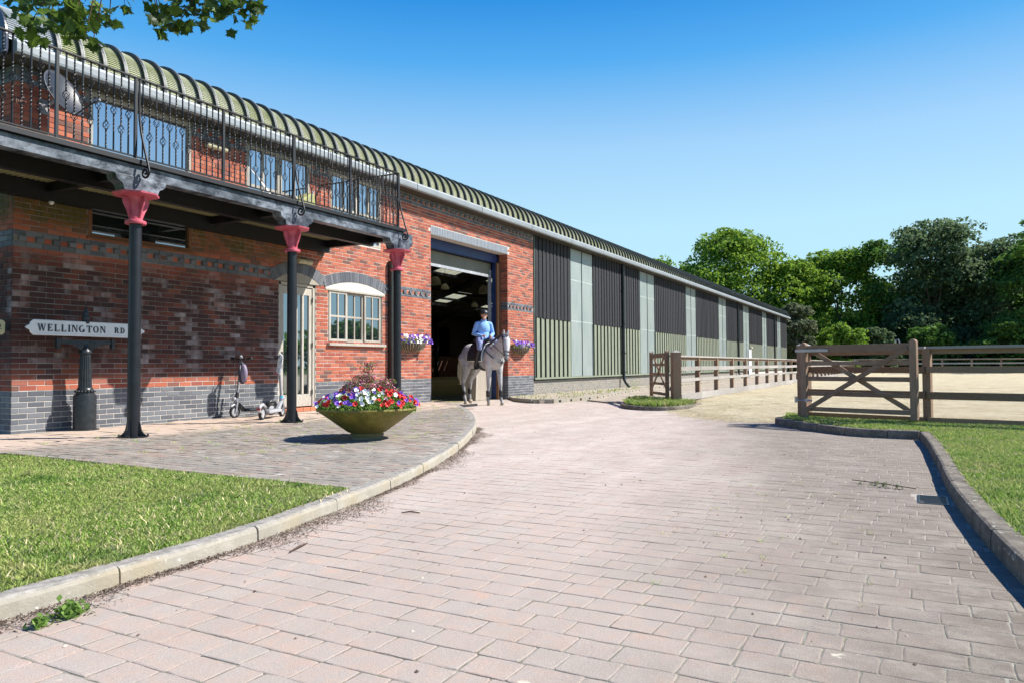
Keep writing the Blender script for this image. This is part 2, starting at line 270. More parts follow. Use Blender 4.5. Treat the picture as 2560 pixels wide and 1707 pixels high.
# ------------------------------------------------------------ object helpers
def link(o,parent=None):
    COL.objects.link(o)
    if parent is not None: o.parent=parent
    return o
def tag(o,label=None,cat=None,group=None,kind=None):
    if label: o['label']=label
    if cat: o['category']=cat
    if group: o['group']=group
    if kind: o['kind']=kind
    return o
def empty(name,loc=(0,0,0),rz=0,label=None,cat=None,group=None,kind=None):
    o=bpy.data.objects.new(name,None); o.location=loc; o.rotation_euler=(0,0,rz); o.empty_display_size=.1; link(o); return tag(o,label,cat,group,kind)
def copy_tree(o,parent=None):
    c=o.copy(); COL.objects.link(c); c.parent=parent
    for ch in list(o.children): copy_tree(ch,c)
    return c
class MB:
    def __init__(s): s.v=[]; s.f=[]; s.mi=[]; s.cur=0
    def add(s,vs,fs):
        b=len(s.v); s.v+=[tuple(p) for p in vs]; s.f+=[tuple(b+i for i in f) for f in fs]; s.mi+=[s.cur]*len(fs); return s
    def box(s,x0,x1,y0,y1,z0,z1,M=None):
        vs=[Vector(p) for p in ((x0,y0,z0),(x1,y0,z0),(x1,y1,z0),(x0,y1,z0),(x0,y0,z1),(x1,y0,z1),(x1,y1,z1),(x0,y1,z1))]
        if M: vs=[M@p for p in vs]
        return s.add(vs,[(0,3,2,1),(4,5,6,7),(0,1,5,4),(1,2,6,5),(2,3,7,6),(3,0,4,7)])
    def bar(s,a,b,w,h,roll=0,up=Vector((0,0,1))):
        a=Vector(a); b=Vector(b); d=(b-a); L=d.length; d.normalize()
        if abs(d.dot(up))>.99: up=Vector((0,1,0))
        u=d.cross(up).normalized(); v=u.cross(d)
        M=Matrix((u,d,v)).transposed().to_4x4(); M.translation=a
        return s.box(-w/2,w/2,0,L,-h/2,h/2,M)
    def tube(s,pts,r,n=8,cap=True,sq=1):
        pts=[Vector(p) for p in pts]; rs=r if isinstance(r,(list,tuple)) else [r]*len(pts)
        b=len(s.v); prev=None; vs=[]
        for i,p in enumerate(pts):
            d=(pts[min(i+1,len(pts)-1)]-pts[max(i-1,0)]).normalized()
            if prev is None:
                ref=Vector((0,0,1)) if abs(d.z)<.9 else Vector((1,0,0)); u=d.cross(ref).normalized()
            else: u=(prev-d*prev.dot(d)).normalized()
            prev=u; v=d.cross(u)
            for k in range(n):
                a=2*PI*k/n; vs.append(p+(u*math.cos(a)+v*math.sin(a)*sq)*rs[i])
        fs=[]
        for i in range(len(pts)-1):
            for k in range(n): fs.append((i*n+k,i*n+(k+1)%n,(i+1)*n+(k+1)%n,(i+1)*n+k))
        if cap: fs.append(tuple(range(n))[::-1]); fs.append(tuple((len(pts)-1)*n+k for k in range(n)))
        return s.add(vs,fs)
    def lathe(s,prof,c=(0,0,0),n=16,cap=True,M=None):
        vs=[];c=Vector(c)
        for r,z in prof:
            for k in range(n):
                a=2*PI*k/n; p=Vector((r*math.cos(a),r*math.sin(a),z)); vs.append((M@p if M else p)+c)
        fs=[]
        for i in range(len(prof)-1):
            for k in range(n): fs.append((i*n+k,i*n+(k+1)%n,(i+1)*n+(k+1)%n,(i+1)*n+k))
        if cap: fs.append(tuple(range(n))[::-1]); fs.append(tuple((len(prof)-1)*n+k for k in range(n)))
        return s.add(vs,fs)
    def prism(s,poly,a0,a1,axis='y',M=None):
        """poly in the two other axes, extruded along axis"""
        n=len(poly); vs=[]
        for a in (a0,a1):
            for p,q in poly:
                t={'y':(p,a,q),'x':(a,p,q),'z':(p,q,a)}[axis]; vs.append(M@Vector(t) if M else t)
        fs=[tuple(range(n)),tuple(range(2*n-1,n-1,-1))]+[(i,i+n,(i+1)%n+n,(i+1)%n) for i in range(n)]
        return s.add(vs,fs)
    def sphere(s,c,r,n=10,m=7,sc=(1,1,1),M=None):
        c=Vector(c); vs=[];fs=[]
        for i in range(m+1):
            th=PI*i/m
            for k in range(n):
                a=2*PI*k/n; p=Vector((r*math.sin(th)*math.cos(a)*sc[0],r*math.sin(th)*math.sin(a)*sc[1],r*math.cos(th)*sc[2])); vs.append((M@p if M else p)+c)
        for i in range(m):
            for k in range(n): fs.append((i*n+k,(i+1)*n+k,(i+1)*n+(k+1)%n,i*n+(k+1)%n))
        return s.add(vs,fs)
    def mesh(s,name,smooth=False,fix=True):
        me=bpy.data.meshes.new(name); me.from_pydata(s.v,[],s.f); me.polygons.foreach_set('material_index',s.mi)
        if fix and len(s.f)<60000:
            bm=bmesh.new(); bm.from_mesh(me); bmesh.ops.recalc_face_normals(bm,faces=bm.faces); bm.to_mesh(me); bm.free()
        if smooth: me.polygons.foreach_set('use_smooth',[True]*len(me.polygons))
        me.update(); return me
    def build(s,name,mat,parent=None,smooth=False,bevel=0,label=None,auto=None,loc=None):
        me=s.mesh(name,smooth or bool(auto))
        for m in (mat if isinstance(mat,(list,tuple)) else [mat]): me.materials.append(m)
        o=bpy.data.objects.new(name,me); link(o,parent)
        if loc: o.location=loc
        if auto:
            try:
                me.set_sharp_from_angle(angle=R(auto))
            except Exception: pass
        if bevel:
            b=o.modifiers.new('bevel','BEVEL'); b.width=bevel; b.segments=2; b.limit_method='ANGLE'; b.angle_limit=R(40)
        if label: o['label']=label
        return o
def struct(o): o['kind']='structure'; return o
def np_obj(name,V,F,mat,parent=None,kind=None,smooth=False,mi=None):
    """V (n,3), F (m,k) equal sized faces"""
    me=bpy.data.meshes.new(name); V=np.asarray(V,np.float32); F=np.asarray(F,np.int32); m,kk=F.shape
    me.vertices.add(len(V)); me.vertices.foreach_set('co',V.ravel()); me.loops.add(m*kk); me.loops.foreach_set('vertex_index',F.ravel())
    me.polygons.add(m); me.polygons.foreach_set('loop_start',np.arange(0,m*kk,kk,dtype=np.int32)); me.polygons.foreach_set('loop_total',np.full(m,kk,np.int32))
    if smooth: me.polygons.foreach_set('use_smooth',np.ones(m,bool))
    for x in (mat if isinstance(mat,(list,tuple)) else [mat]): me.materials.append(x)
    if mi is not None: me.polygons.foreach_set('material_index',np.asarray(mi,np.int32))
    me.update(calc_edges=True); me.validate()
    o=bpy.data.objects.new(name,me); link(o,parent)
    if kind: o['kind']=kind
    return o
def in_poly(px,py,poly):
    px=np.asarray(px); py=np.asarray(py); c=np.zeros(px.shape,bool); n=len(poly)
    for i in range(n):
        x0,y0=poly[i]; x1,y1=poly[(i+1)%n]
        if y0==y1: continue
        cond=((y0>py)!=(y1>py))&(px<(x1-x0)*(py-y0)/(y1-y0)+x0); c^=cond
    return c
def remesh_obj(name,mb,mat,parent,voxel,smooth=6,label=None,factor=.5):
    me=mb.mesh(name,True); me.materials.append(mat); o=bpy.data.objects.new(name,me); link(o,parent)
    r=o.modifiers.new('remesh','REMESH'); r.mode='VOXEL'; r.voxel_size=voxel; r.use_smooth_shade=True
    s=o.modifiers.new('smooth','SMOOTH'); s.factor=factor; s.iterations=smooth
    if label: o['label']=label
    return o
def sheet(name,poly,z,mat,h=.3,kind='structure',parent=None):
    """ground slab: polygon with top at z and sides going h down"""
    mb=MB(); mb.prism(poly,z-h,z,'z'); o=mb.build(name,mat,parent); 
    if kind: o['kind']=kind
    return o
# ============================================================ GROUND
g=MB(); g.add([(-1500,-1500,-.06),(1500,-1500,-.06),(1500,1500,-.06),(-1500,1500,-.06)],[(0,1,2,3)]); struct(g.build('meadow_ground',M_meadow))
g=MB(); g.add([(-6,-16,-.0028),(24,-16,-.0028),(24,1.0,-.0028),(-6,1.0,-.0028)],[(0,1,2,3)]); road=struct(g.build('driveway',M_joint))
KL=[(-2.6,-7.70),(-1.2,-7.68),(0,-7.645),(1.0,-7.62),(1.62,-7.6),(2.3,-7.555),(2.83,-7.50),(3.3,-7.41),(3.70,-7.31),(4.22,-7.19),(4.92,-7.0),(5.99,-6.62),(7.5,-5.98),(9.14,-5.16),(10.3,-4.5),(11.7,-3.6),(13.2,-2.5),(14.4,-1.5),(15.2,-.7),(15.6,-.12)]
def catmull(P,step=.06):
    P=[np.array(p,float) for p in P]; out=[]
    for i in range(len(P)-1):
        p0=P[max(i-1,0)]; p1=P[i]; p2=P[i+1]; p3=P[min(i+2,len(P)-1)]; n=max(2,int(np.linalg.norm(p2-p1)/step))
        for j in range(n):
            t=j/n; out.append(.5*((2*p1)+(-p0+p2)*t+(2*p0-5*p1+4*p2-p3)*t*t+(-p0+3*p1-3*p2+p3)*t**3))
    out.append(P[-1]); return np.array(out)
def terr_z(y): return .12+min(0,y+1.5)*.0055
def kerb_run(name,path,side,mat,parent,top=.12,w=.125,unit=.915,phase=0,lip=.02,base=-.05,topf=None):
    """side=+1: body lies to the left of the path; path is the road-side edge"""
    P=catmull(path); d=np.r_[0,np.cumsum(np.linalg.norm(np.diff(P,axis=0),axis=1))]; L=d[-1]
    T=np.gradient(P,axis=0); T/=np.linalg.norm(T,axis=1)[:,None]; N=np.c_[-T[:,1],T[:,0]]*side
    prof=[(.0,base),(.004,top-lip*1.3),(.010,top-.008),(lip*1.3,top),(w,top-.003),(w,base)]
    s=phase
    while s<L-.05:
        e=min(s+unit-.010,L); ss=np.linspace(s,e,max(3,int((e-s)/.09)+1)); vs=[]; dz=rnd.uniform(-.003,.003); dn=rnd.uniform(-.003,.003)
        for q in ss:
            px=np.interp(q,d,P[:,0]); py=np.interp(q,d,P[:,1]); nx=np.interp(q,d,N[:,0]); ny=np.interp(q,d,N[:,1])
            kt=(topf(py)-top) if topf else 0
            for (o_,z_) in prof: vs.append((px+nx*(o_+dn),py+ny*(o_+dn),z_+((dz+kt) if z_>0 else 0)+rnd.uniform(-.0016,.0016)*(z_>0)))
        n=len(prof); fs=[(i*n+k_,i*n+(k_+1)%n,(i+1)*n+(k_+1)%n,(i+1)*n+k_) for i in range(len(ss)-1) for k_ in range(n)]+[tuple(range(n)),tuple((len(ss)-1)*n+k_ for k_ in range(n))]
        MB().add(vs,fs).build('kerb_stone',mat,parent); s+=unit
    return P,N
kl=empty('kerb',kind='structure'); PL,NL=kerb_run('kerb',KL,1,M_kerb,kl,top=.088,phase=.18,topf=lambda y: terr_z(y)+.002)
KR=[(13.35,-8.78),(13.1,-8.68),(12.85,-8.74),(12.5,-8.95),(11.9,-9.4),(11.45,-9.8),(11.24,-10.1),(11.16,-10.45),(11.13,-10.8)]
KR2=[(11.13,-10.81),(9.5,-10.9),(8,-10.95),(6.4,-11.0),(5,-11.1),(4,-11.2),(2.5,-11.4),(0,-11.9),(-3,-12.6)]
kr=empty('kerb',kind='structure'); PR,NR=kerb_run('kerb',KR,1,M_kerbd,kr,top=.115,unit=.6); PR2,NR2=kerb_run('kerb',KR2,1,M_kerbd,kr,top=.115,unit=.915,phase=.01)
inL=[tuple(p+n*.12) for p,n in zip(PL,NL)]
terr_poly=inL[::4]+[(15.6,.3),(15.6,1.2),(-2.6,1.2)]
terr_poly=[p for p in terr_poly if p[0]>4.0 or p[1]>-6]  # paving starts where the lawn ends
edge_i=[p for p in inL if p[0]>=4.30][::4]
terrace_poly=edge_i+[(15.6,.6),(-4,.6),(-4,-2.3),(4.32,-2.3)]
g=MB(); n_=len(terrace_poly); bm=bmesh.new()
bv_=[bm.verts.new((x,y,0)) for x,y in terrace_poly]; bm.faces.new(bv_); bmesh.ops.bisect_plane(bm,geom=bm.verts[:]+bm.edges[:]+bm.faces[:],plane_co=(0,-1.5,0),plane_no=(0,1,0))
for v_ in bm.verts: v_.co.z=terr_z(v_.co.y)-.004
bmesh.ops.recalc_face_normals(bm,faces=bm.faces); me=bpy.data.meshes.new('terrace_paving'); bm.to_mesh(me); bm.free(); me.materials.append(M_joint); terrace=struct(link(bpy.data.objects.new('terrace_paving',me)))
lawn_i=[p for p in inL if p[0]<4.31][::3]
lawn_poly=lawn_i+[(4.31,-7.1),(4.31,-2.31),(-4,-2.31),(-4,-7.6)]
g=MB(); g.prism(lawn_poly,-.06,.074,'z'); struct(g.build('lawn_soil',M_soil))
inR=[tuple(p+n*.12) for p,n in zip(PR,NR)][::4]; inR2=[tuple(p+n*.12) for p,n in zip(PR2,NR2)][::6]
verge_poly=inR+inR2+[(-3,-20),(16,-20),(13.0,-11.5),(13.4,-10.3),(14.1,-8.7)]
g=MB(); g.prism(verge_poly,-.06,.10,'z'); struct(g.build('verge_soil',M_soil))
KI=[(18.9,-4.1),(17.6,-4.3),(16.6,-4.65),(15.95,-5.15),(15.75,-5.65),(16.05,-6.08),(16.9,-6.25),(17.6,-6.3)]
ki=empty('kerb',kind='structure'); PI_,NI_=kerb_run('kerb',KI,1,M_kerbd,ki,top=.09,unit=.6)
isl_poly=[tuple(p+n*.12) for p,n in zip(PI_,NI_)][::4]+[(17.6,-5.9),(18.3,-5.7),(18.9,-4.4)]
g=MB(); g.prism(isl_poly,-.06,.08,'z'); struct(g.build('gate_island_soil',M_soil))
# arena sand surface, gently mounded, spilling to an uneven front edge
sand_edge=[(19.5,-5.62),(17.9,-6.05),(16.3,-6.25),(15.3,-6.6),(14.5,-7.1),(14.0,-7.6),(13.7,-8.1),(13.75,-8.6)]
sp=[]
se=catmull(sand_edge,.12)
for p in se: sp.append((p[0]+rnd.uniform(-.07,.07),p[1]+rnd.uniform(-.07,.07)))
def sand_h(x,y): 
    d=max(0,(x-14-(y+7)*1.2)); return .012+.11*min(1,d/5.)
xs=np.r_[np.linspace(12.6,26,70),np.linspace(27,84,50)]; ys=np.r_[np.linspace(-60,-20,12),np.linspace(-19,-5.6,70)]
poly=sp+[(13.6,-8.95),(13.2,-10),(12.9,-11.),(12.0,-14),(10,-22),(4,-60),(84,-60),(84,-5.6)]
V=[];idx={};F=[]
for i,x in enumerate(xs):
    for j,y in enumerate(ys): V.append((x,y,sand_h(x,y)+rnd.uniform(-.008,.008)))
V=np.array(V); ok=in_poly(V[:,0],V[:,1],poly)
V[~ok,2]=-.045
nj=len(ys)
for i in range(len(xs)-1):
    for j in range(nj-1):
        q=(i*nj+j,(i+1)*nj+j,(i+1)*nj+j+1,i*nj+j+1)
        if ok[list(q)].any(): F.append(q)
o=np_obj('arena_sand',V,F,M_sand,kind='structure',smooth=True)
# loose sand scattered over the front edge
nn=5200; t=npr.random(nn); I=(t*(len(se)-1)).astype(int); off=np.abs(npr.normal(0,.28,nn)); cx=se[I,0]-off*.75+npr.normal(0,.1,nn); cy=se[I,1]+npr.normal(0,.1,nn)+off*.25
V=[];F=[]
for i in range(nn):
    s=npr.uniform(.006,.018); a=npr.uniform(0,6.3); b=len(V)
    V+= [(cx[i]+s*math.cos(a+q),cy[i]+s*math.sin(a+q),.001) for q in (0,2.1,4.2)]+[(cx[i],cy[i],s*.7)]; F+=[(b,b+1,b+3),(b+1,b+2,b+3),(b+2,b,b+3)]
np_obj('loose_sand_grains',V,F,M_sand,kind='stuff')
# path strip between barn and arena fence
g=MB(); g.prism([(18.4,-3.6),(19.4,-2.6),(22,-2.2),(27,-1.5),(31,-1.1),(84,-1.0),(84,-5.9),(19.5,-5.72),(18.6,-5.3)],-.06,.035,'z'); struct(g.build('dusty_path',M_earth))
g=MB(); g.prism([(19.55,-.0),(18.5,-.75),(17.6,-2.0),(17.9,-2.25),(19,-2.35),(21,-2.35),(24,-1.85),(27,-1.45),(31,-1.1),(84,-1.0),(84,.0)],-.06,.085,'z'); struct(g.build('wall_verge_soil',M_earth))
# low edging of perforated blocks round the wall verge
ke=empty('perforated_edging',label='low weathered concrete edging with square holes, along the foot of the dark timber barn wall',cat='edging')
EP=[(18.4,-.85),(17.75,-1.6),(17.62,-2.05),(17.9,-2.27),(19,-2.37),(21,-2.37),(24,-1.87),(27,-1.47),(31,-1.12),(50,-1.02),(73,-1.0)]
P=catmull(EP,.1); d=np.r_[0,np.cumsum(np.linalg.norm(np.diff(P,axis=0),axis=1))]
s=0;hm=MB()
while s<d[-1]-.6:
    a=(np.interp(s,d,P[:,0]),np.interp(s,d,P[:,1])); b=(np.interp(s+.59,d,P[:,0]),np.interp(s+.59,d,P[:,1]))
    A=Vector((a[0],a[1],.05)); B=Vector((b[0],b[1],.05)); D=(B-A).normalized(); L=(B-A).length
    mb=MB(); n_=Vector((D.y,-D.x,0))
    Mx=Matrix((D,n_,Vector((0,0,1)))).transposed().to_4x4(); Mx.translation=A
    if s>.8:
        mb.box(0,L*.4,-.05,.05,-.09,.06,Mx); mb.box(L*.6,L,-.05,.05,-.09,.06,Mx); mb.box(L*.4,L*.6,-.05,.05,-.09,-.035,Mx); mb.box(L*.4,L*.6,-.05,.05,.03,.06,Mx); hm.box(L*.4,L*.6,-.046,-.03,-.035,.03,Mx)
    else: mb.box(0,L,-.06,.06,-.09,.06,Mx)
    mb.build('edging_block',M_kerb,ke); s+=.6
hm.build('block_recess',M_black,ke)['kind']='stuff'
# ------------------------------------------------------------ block paving as real stones
def paver_mesh(lx,ly,seed,h=.05):
    r=random.Random(seed); c=.005; vs=[];q=.012
    hx,hy=lx/2,ly/2
    top=[(-hx+c*1.4,-hy),(r.uniform(-.2,.2)*hx,-hy),(hx-c*1.4,-hy),(hx,-hy+c*1.4),(hx,-hy*.35),(hx,hy*.35),(hx,hy-c*1.4),(hx-c*1.4,hy),(r.uniform(-.2,.2)*hx,hy),(-hx+c*1.4,hy),(-hx,hy-c*1.4),(-hx,hy*.35),(-hx,-hy*.35),(-hx,-hy+c*1.4)]; K=len(top)
    top=[(x+r.uniform(-.0045,.003),y+r.uniform(-.0045,.003)) for x,y in top]
    a=[(x*(1-.005/hx)+r.uniform(-.001,.001),y*(1-.005/hy)+r.uniform(-.001,.001),r.uniform(-.0006,.0006)) for x,y in top]; b=[(x,y,-.0016) for x,y in top]; d_=[(x,y,-h) for x,y in top]
    return a+b+d_,[tuple(range(K))]+[(i,K+i,K+(i+1)%K,(i+1)%K) for i in range(K)]+[(K+i,2*K+i,2*K+(i+1)%K,K+(i+1)%K) for i in range(K)]
def lay(xr,yr,pitch,lens,inside,seed,gap=.0048):
    r=random.Random(seed); out=[]; x=xr[0]
    while x<xr[1]:
        w_=r.choice(pitch); y=yr[0]-r.uniform(0,.3)
        while y<yr[1]:
            l=r.choice(lens); cx_,cy_=x+w_/2,y+l/2
            if inside(cx_,cy_): out.append((cx_,cy_,w_-gap,l-gap))
            y+=l
        x+=w_
    return out
def near(c): return (c[0]-0)**2+(c[1]+10.8)**2
def in_view(x,y): 
    v=Vector((x,y+10.8,0)); f=v.dot(fw0); return f>1.8 and abs(v.dot(rt0))<f*.9+.6
pl_np=np.array(PL)
def road_in(x,y):
    if not in_view(x,y) or x>18.9: return False
    if y>.45: return False
    if y>-7.75:
        yk=np.interp(x,pl_np[:,0],pl_np[:,1]) if x<15.6 else .5
        if x<15.6 and y>yk+.05: return False
    if x<11.2 and y<np.interp(x,[-3,0,2.5,4,5,6.4,8,9.5,11.13],[-12.6,-11.9,-11.4,-11.2,-11.1,-11,-10.95,-10.9,-10.81])-.03: return False
    if x>=11.2 and in_poly([x],[y],verge_poly)[0]: return False
    if in_poly([x],[y],[(19.55,-.0),(18.5,-.75),(17.6,-2.0),(17.9,-2.25),(19,-2.35),(24,-1.9),(24,0)])[0]: return False
    if 6.08<x<6.46 and y<-10.78: return False
    if in_poly([x],[y],poly)[0] or in_poly([x],[y],isl_poly)[0]: return False
    return True
P_road=lay((1.0,19),(-13,.5),[.155,.155,.152],[.13,.17,.18,.19,.22,.23],road_in,3)
P_road.sort(key=near); print('road pavers',len(P_road))
variants={}
def place_pavers(lst,mat,parent,n_obj,zt,tilt=.006):
    for i,(x,y,a,b) in enumerate(lst[:n_obj]):
        key=(round(a,2),round(b,2),rnd.randrange(3),mat.name)
        if key not in variants:
            v,f=paver_mesh(a,b,hash(key[:3])&0xffff); mb=MB().add(v,f); me=mb.mesh('paver'); me.materials.append(mat); variants[key]=me
        o=bpy.data.objects.new('paver',variants[key]); link(o,parent); o.location=(x,y,(zt(y) if callable(zt) else zt)+rnd.uniform(-.001,.0008)); o.rotation_euler=(rnd.uniform(-tilt,tilt)*2,rnd.uniform(-tilt,tilt)*2,rnd.choice((0,PI))+rnd.uniform(-.008,.008))
    V=[];F8=[];F4=[]
    rest=lst[n_obj:]
    for i,(x,y,a,b) in enumerate(rest):
        v,f=paver_mesh(a,b,i); bse=len(V); dz=rnd.uniform(-.001,.0008)*(1 if not callable(zt) else 2.5); tx=rnd.uniform(-tilt,tilt)*1.6; ty=rnd.uniform(-tilt,tilt)*1.6
        z0_=zt(y) if callable(zt) else zt; V+=[(x+p[0],y+p[1],z0_+dz+p[2]+p[0]*tx+p[1]*ty) for p in v[:28]]
        F8.append(tuple(bse+q for q in f[0])); F4+=[tuple(bse+q for q in ff) for ff in f[1:15]]
    me=bpy.data.meshes.new('pavers'); me.from_pydata(V,[],F8+F4); me.materials.append(mat); o=bpy.data.objects.new('block_paving',me); link(o,parent); o['kind']='stuff'; return o
place_pavers(P_road,M_paver,road,300,.0,.003)
terr_np=terrace_poly
def terr_in(x,y): return in_view(x,y) and y<-.02 and in_poly([x],[y],terr_np)[0] and not (-1.66<y<-1.60)
P_ter=[p for p in lay((1.5,15.6),(-7.3,-1.66),[.105],[.2,.2,.21],terr_in,8,.006)]+[p for p in lay((1.5,15.6),(-1.60,-.02),[.21],[.4,.4],terr_in,9,.006)]
P_ter=[p for p in P_ter if (p[1]+p[3]/2<-.005) and not((p[1]<-1.6)and(p[1]+p[3]/2>-1.6))]
P_ter.sort(key=near); print('terrace pavers',len(P_ter))
place_pavers(P_ter,M_tpaver,terrace,300,terr_z,.014)
g=MB(); g.box(-3,15.0,-1.655,-1.607,.06,.117); g.build('dark_paving_line',M_rubber,terrace)  # narrow dark strip between the two paving fields, parallel to the wall
# ============================================================ BARN BUILDING
barn=empty('riding_school_barn',label='long red brick and black timber riding barn with curved green-ribbed roof and open doorway',cat='building')
X0,XB,XE=5.56,21.2,73.6; CP=.0763; ZP=.695; ZT=5.2; BL=.2285
OPEN=[(15.46,19.51,-1,4.355),(6.6,8.4,2.955,3.45),(11.73,13.51,1.50,2.64),(10.365,11.365,.0,2.70),(6.6,8.37,3.70,5.16),(9.57,11.18,3.70,5.15),(11.80,13.46,3.70,5.145)]
def wall_grid(x0,x1,z0,z1,holes,y0,y1,name,mat,parent):
    xs=sorted({x0,x1,*[v for h in holes for v in h[:2] if x0<v<x1]}); zs=sorted({z0,z1,*[v for h in holes for v in h[2:] if z0<v<z1]})
    mb=MB()
    for i in range(len(xs)-1):
        j=0
        while j<len(zs)-1:
            cx_=(xs[i]+xs[i+1])/2
            def free(jj):
                cz=(zs[jj]+zs[jj+1])/2; return not any(h[0]<cx_<h[1] and h[2]<cz<h[3] for h in holes)
            if not free(j): j+=1; continue
            e=j
            while e<len(zs)-1 and free(e): e+=1
            mb.box(xs[i],xs[i+1],y0,y1,zs[j],zs[e]); j=e
    return mb.build(name,mat,parent)
wall=wall_grid(X0+.012,XB,.0,ZT,OPEN,.006,.30,'brick_wall',M_mortar,barn)
def brick_mesh(l,h,dpt=.03,mat=None):
    c=.003; x,z=l/2,h/2
    vs=[(-x+c,0,-z+c),(x-c,0,-z+c),(x-c,0,z-c),(-x+c,0,z-c),(-x,c,-z),(x,c,-z),(x,c,z),(-x,c,z),(-x,dpt,-z),(x,dpt,-z),(x,dpt,z),(-x,dpt,z)]
    fs=[(0,1,2,3)]+[(a,b,b+4,a+4) for a,b in ((4,5),(5,6),(6,7),(7,4))]+[(0,4,5,1),(1,5,6,2),(2,6,7,3),(3,7,4,0)]
    return vs,fs
def rows(x0,x1,ks,holes,skip=None,phase=5.667):
    out=[]
    for k_ in ks:
        za=ZP+k_*CP; zb=za+CP; zc=(za+zb)/2; off=(k_%2)*BL/2
        n0=math.floor((x0-phase-off)/BL)-1
        x=phase+off+n0*BL
        while x<x1:
            segs=[(max(x,x0),min(x+BL,x1))]
            for h in holes:
                if h[2]<zc<h[3]:
                    ns=[]
                    for a,b in segs:
                        if b<=h[0] or a>=h[1]: ns.append((a,b))
                        else:
                            if a<h[0]: ns.append((a,h[0]))
                            if b>h[1]: ns.append((h[1],b))
                    segs=ns
            for a,b in segs:
                if b-a>.03 and za>-.3 and not (skip and skip((a+b)/2,zc)): out.append(((a+b)/2,zc,b-a-.010,k_))
            x+=BL
    return out
MID=(26,27,28); TOP=(56,57,58)
def archz(x,x0,x1,z0,rise):
    c=(x0+x1)/2; hw=(x1-x0)/2; Rr=(hw*hw+rise*rise)/(2*rise); return z0-(Rr-rise)+math.sqrt(max(0,Rr*Rr-(x-c)**2))
ARCH=[(11.62,13.62,2.655,.18,.225),(10.22,11.50,2.66,.20,.225)]  # x0,x1,spring,rise,depth
def in_arch(x,z):
    for a0,a1,zs_,ri,dp in ARCH:
        if a0-.02<x<a1+.02 and zs_-.02<z<archz(x,a0,a1,zs_,ri)+dp-.01: return True
    return False
def lint(x,z): return 15.46<x<19.51 and 4.35<z<4.575
holesL=OPEN+[(X0-.01,X0,0,0)]
ks_red=[k_ for k_ in range(0,60) if k_ not in MID and k_ not in TOP and ZP+(k_+1)*CP<=ZT+.01]
sk=lambda x,z: lint(x,z)
red=rows(X0,XB,ks_red,OPEN,sk)
blue=rows(X0,XB,range(-8,0),OPEN,sk)
band=[]
for ks in (MID,TOP):
    band+=[(b,0) for b in rows(X0,XB,(ks[0],ks[2]),OPEN,sk,5.72)]
dent=[]
for k_ in (MID[1],TOP[1]):
    zc=ZP+(k_+.5)*CP; x=5.62; i=0
    while x<XB-.05:
        if not sk(x+.055,zc) and not in_arch(x+.055,zc) and not any(h[0]-.03<x+.055<h[1]+.03 and h[2]<zc<h[3] for h in OPEN): dent.append((x+.055,zc,.105,i%2))
        x+=BL/2; i+=1
allb=[(x,z,l,'r',-0.0) for x,z,l,k_ in red]+[(x,z,l,'b',0.0) for x,z,l,k_ in blue]+[(b[0],b[1],b[2],'b',-.003) for b,_ in band]
allb+=[(x,z,l,'b',-.032) if t==0 else (x,z,l,'r',.002) for x,z,l,t in dent]
allb.sort(key=lambda b:(b[0])**2+10.8**2+(b[1]-1)**2+ (0 if b[1]<5.3 else 100)); print('facade bricks',len(allb))
bv={}
MM={'r':M_red,'b':M_blue}
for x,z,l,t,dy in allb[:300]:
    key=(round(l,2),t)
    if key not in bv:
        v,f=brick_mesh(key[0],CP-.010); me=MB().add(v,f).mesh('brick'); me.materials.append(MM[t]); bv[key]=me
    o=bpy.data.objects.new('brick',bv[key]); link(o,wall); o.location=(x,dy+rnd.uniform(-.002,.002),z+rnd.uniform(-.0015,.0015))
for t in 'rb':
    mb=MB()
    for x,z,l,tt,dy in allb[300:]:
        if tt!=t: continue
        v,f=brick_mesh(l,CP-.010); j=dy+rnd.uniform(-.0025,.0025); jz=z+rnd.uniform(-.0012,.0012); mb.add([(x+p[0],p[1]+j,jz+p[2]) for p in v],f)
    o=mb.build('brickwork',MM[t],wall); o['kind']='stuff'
# end wall (x = 5.56, facing the lawn) and its bricks
endw=MB(); endw.box(X0+.012,X0+.3,.3,30,.0,ZT); ew=endw.build('end_wall',M_mortar,barn)
mr=MB(); mb_=MB()
for k_ in range(-8,59):
    za=ZP+(k_+.5)*CP; y=.03+(k_%2)*BL/2
    if k_%2:
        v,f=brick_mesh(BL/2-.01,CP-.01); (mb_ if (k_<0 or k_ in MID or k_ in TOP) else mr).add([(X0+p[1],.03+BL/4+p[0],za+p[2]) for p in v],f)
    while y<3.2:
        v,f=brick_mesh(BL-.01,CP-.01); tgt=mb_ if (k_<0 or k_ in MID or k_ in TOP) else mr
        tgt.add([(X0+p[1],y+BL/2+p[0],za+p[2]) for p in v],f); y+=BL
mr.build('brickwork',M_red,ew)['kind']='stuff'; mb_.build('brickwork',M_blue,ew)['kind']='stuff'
# jambs of the great doorway, in brick
for xj,sg in ((15.46,-1),(19.51,1)):
    mr=MB(); mb2=MB()
    for k_ in range(-9,48):
        za=ZP+(k_+.5)*CP; y=.004+(k_%2)*.11
        yy=[(.004,.115),(.122,.30)] if k_%2 else [(.004,.22),(.228,.30)]
        for a,b in yy:
            tgt=mb2 if (k_<0 or k_ in MID) else mr
            xa,xb=(xj-.0,xj+.012) if sg<0 else (xj-.012,xj)
            tgt.box(xa-.012 if sg>0 else xa,xb if sg>0 else xb+.0,a,b-.006,za-CP/2+.005,za+CP/2-.005)
    mr.build('jamb_brickwork',M_red,barn)['kind']='stuff'; mb2.build('jamb_brickwork',M_blue,barn)['kind']='stuff'
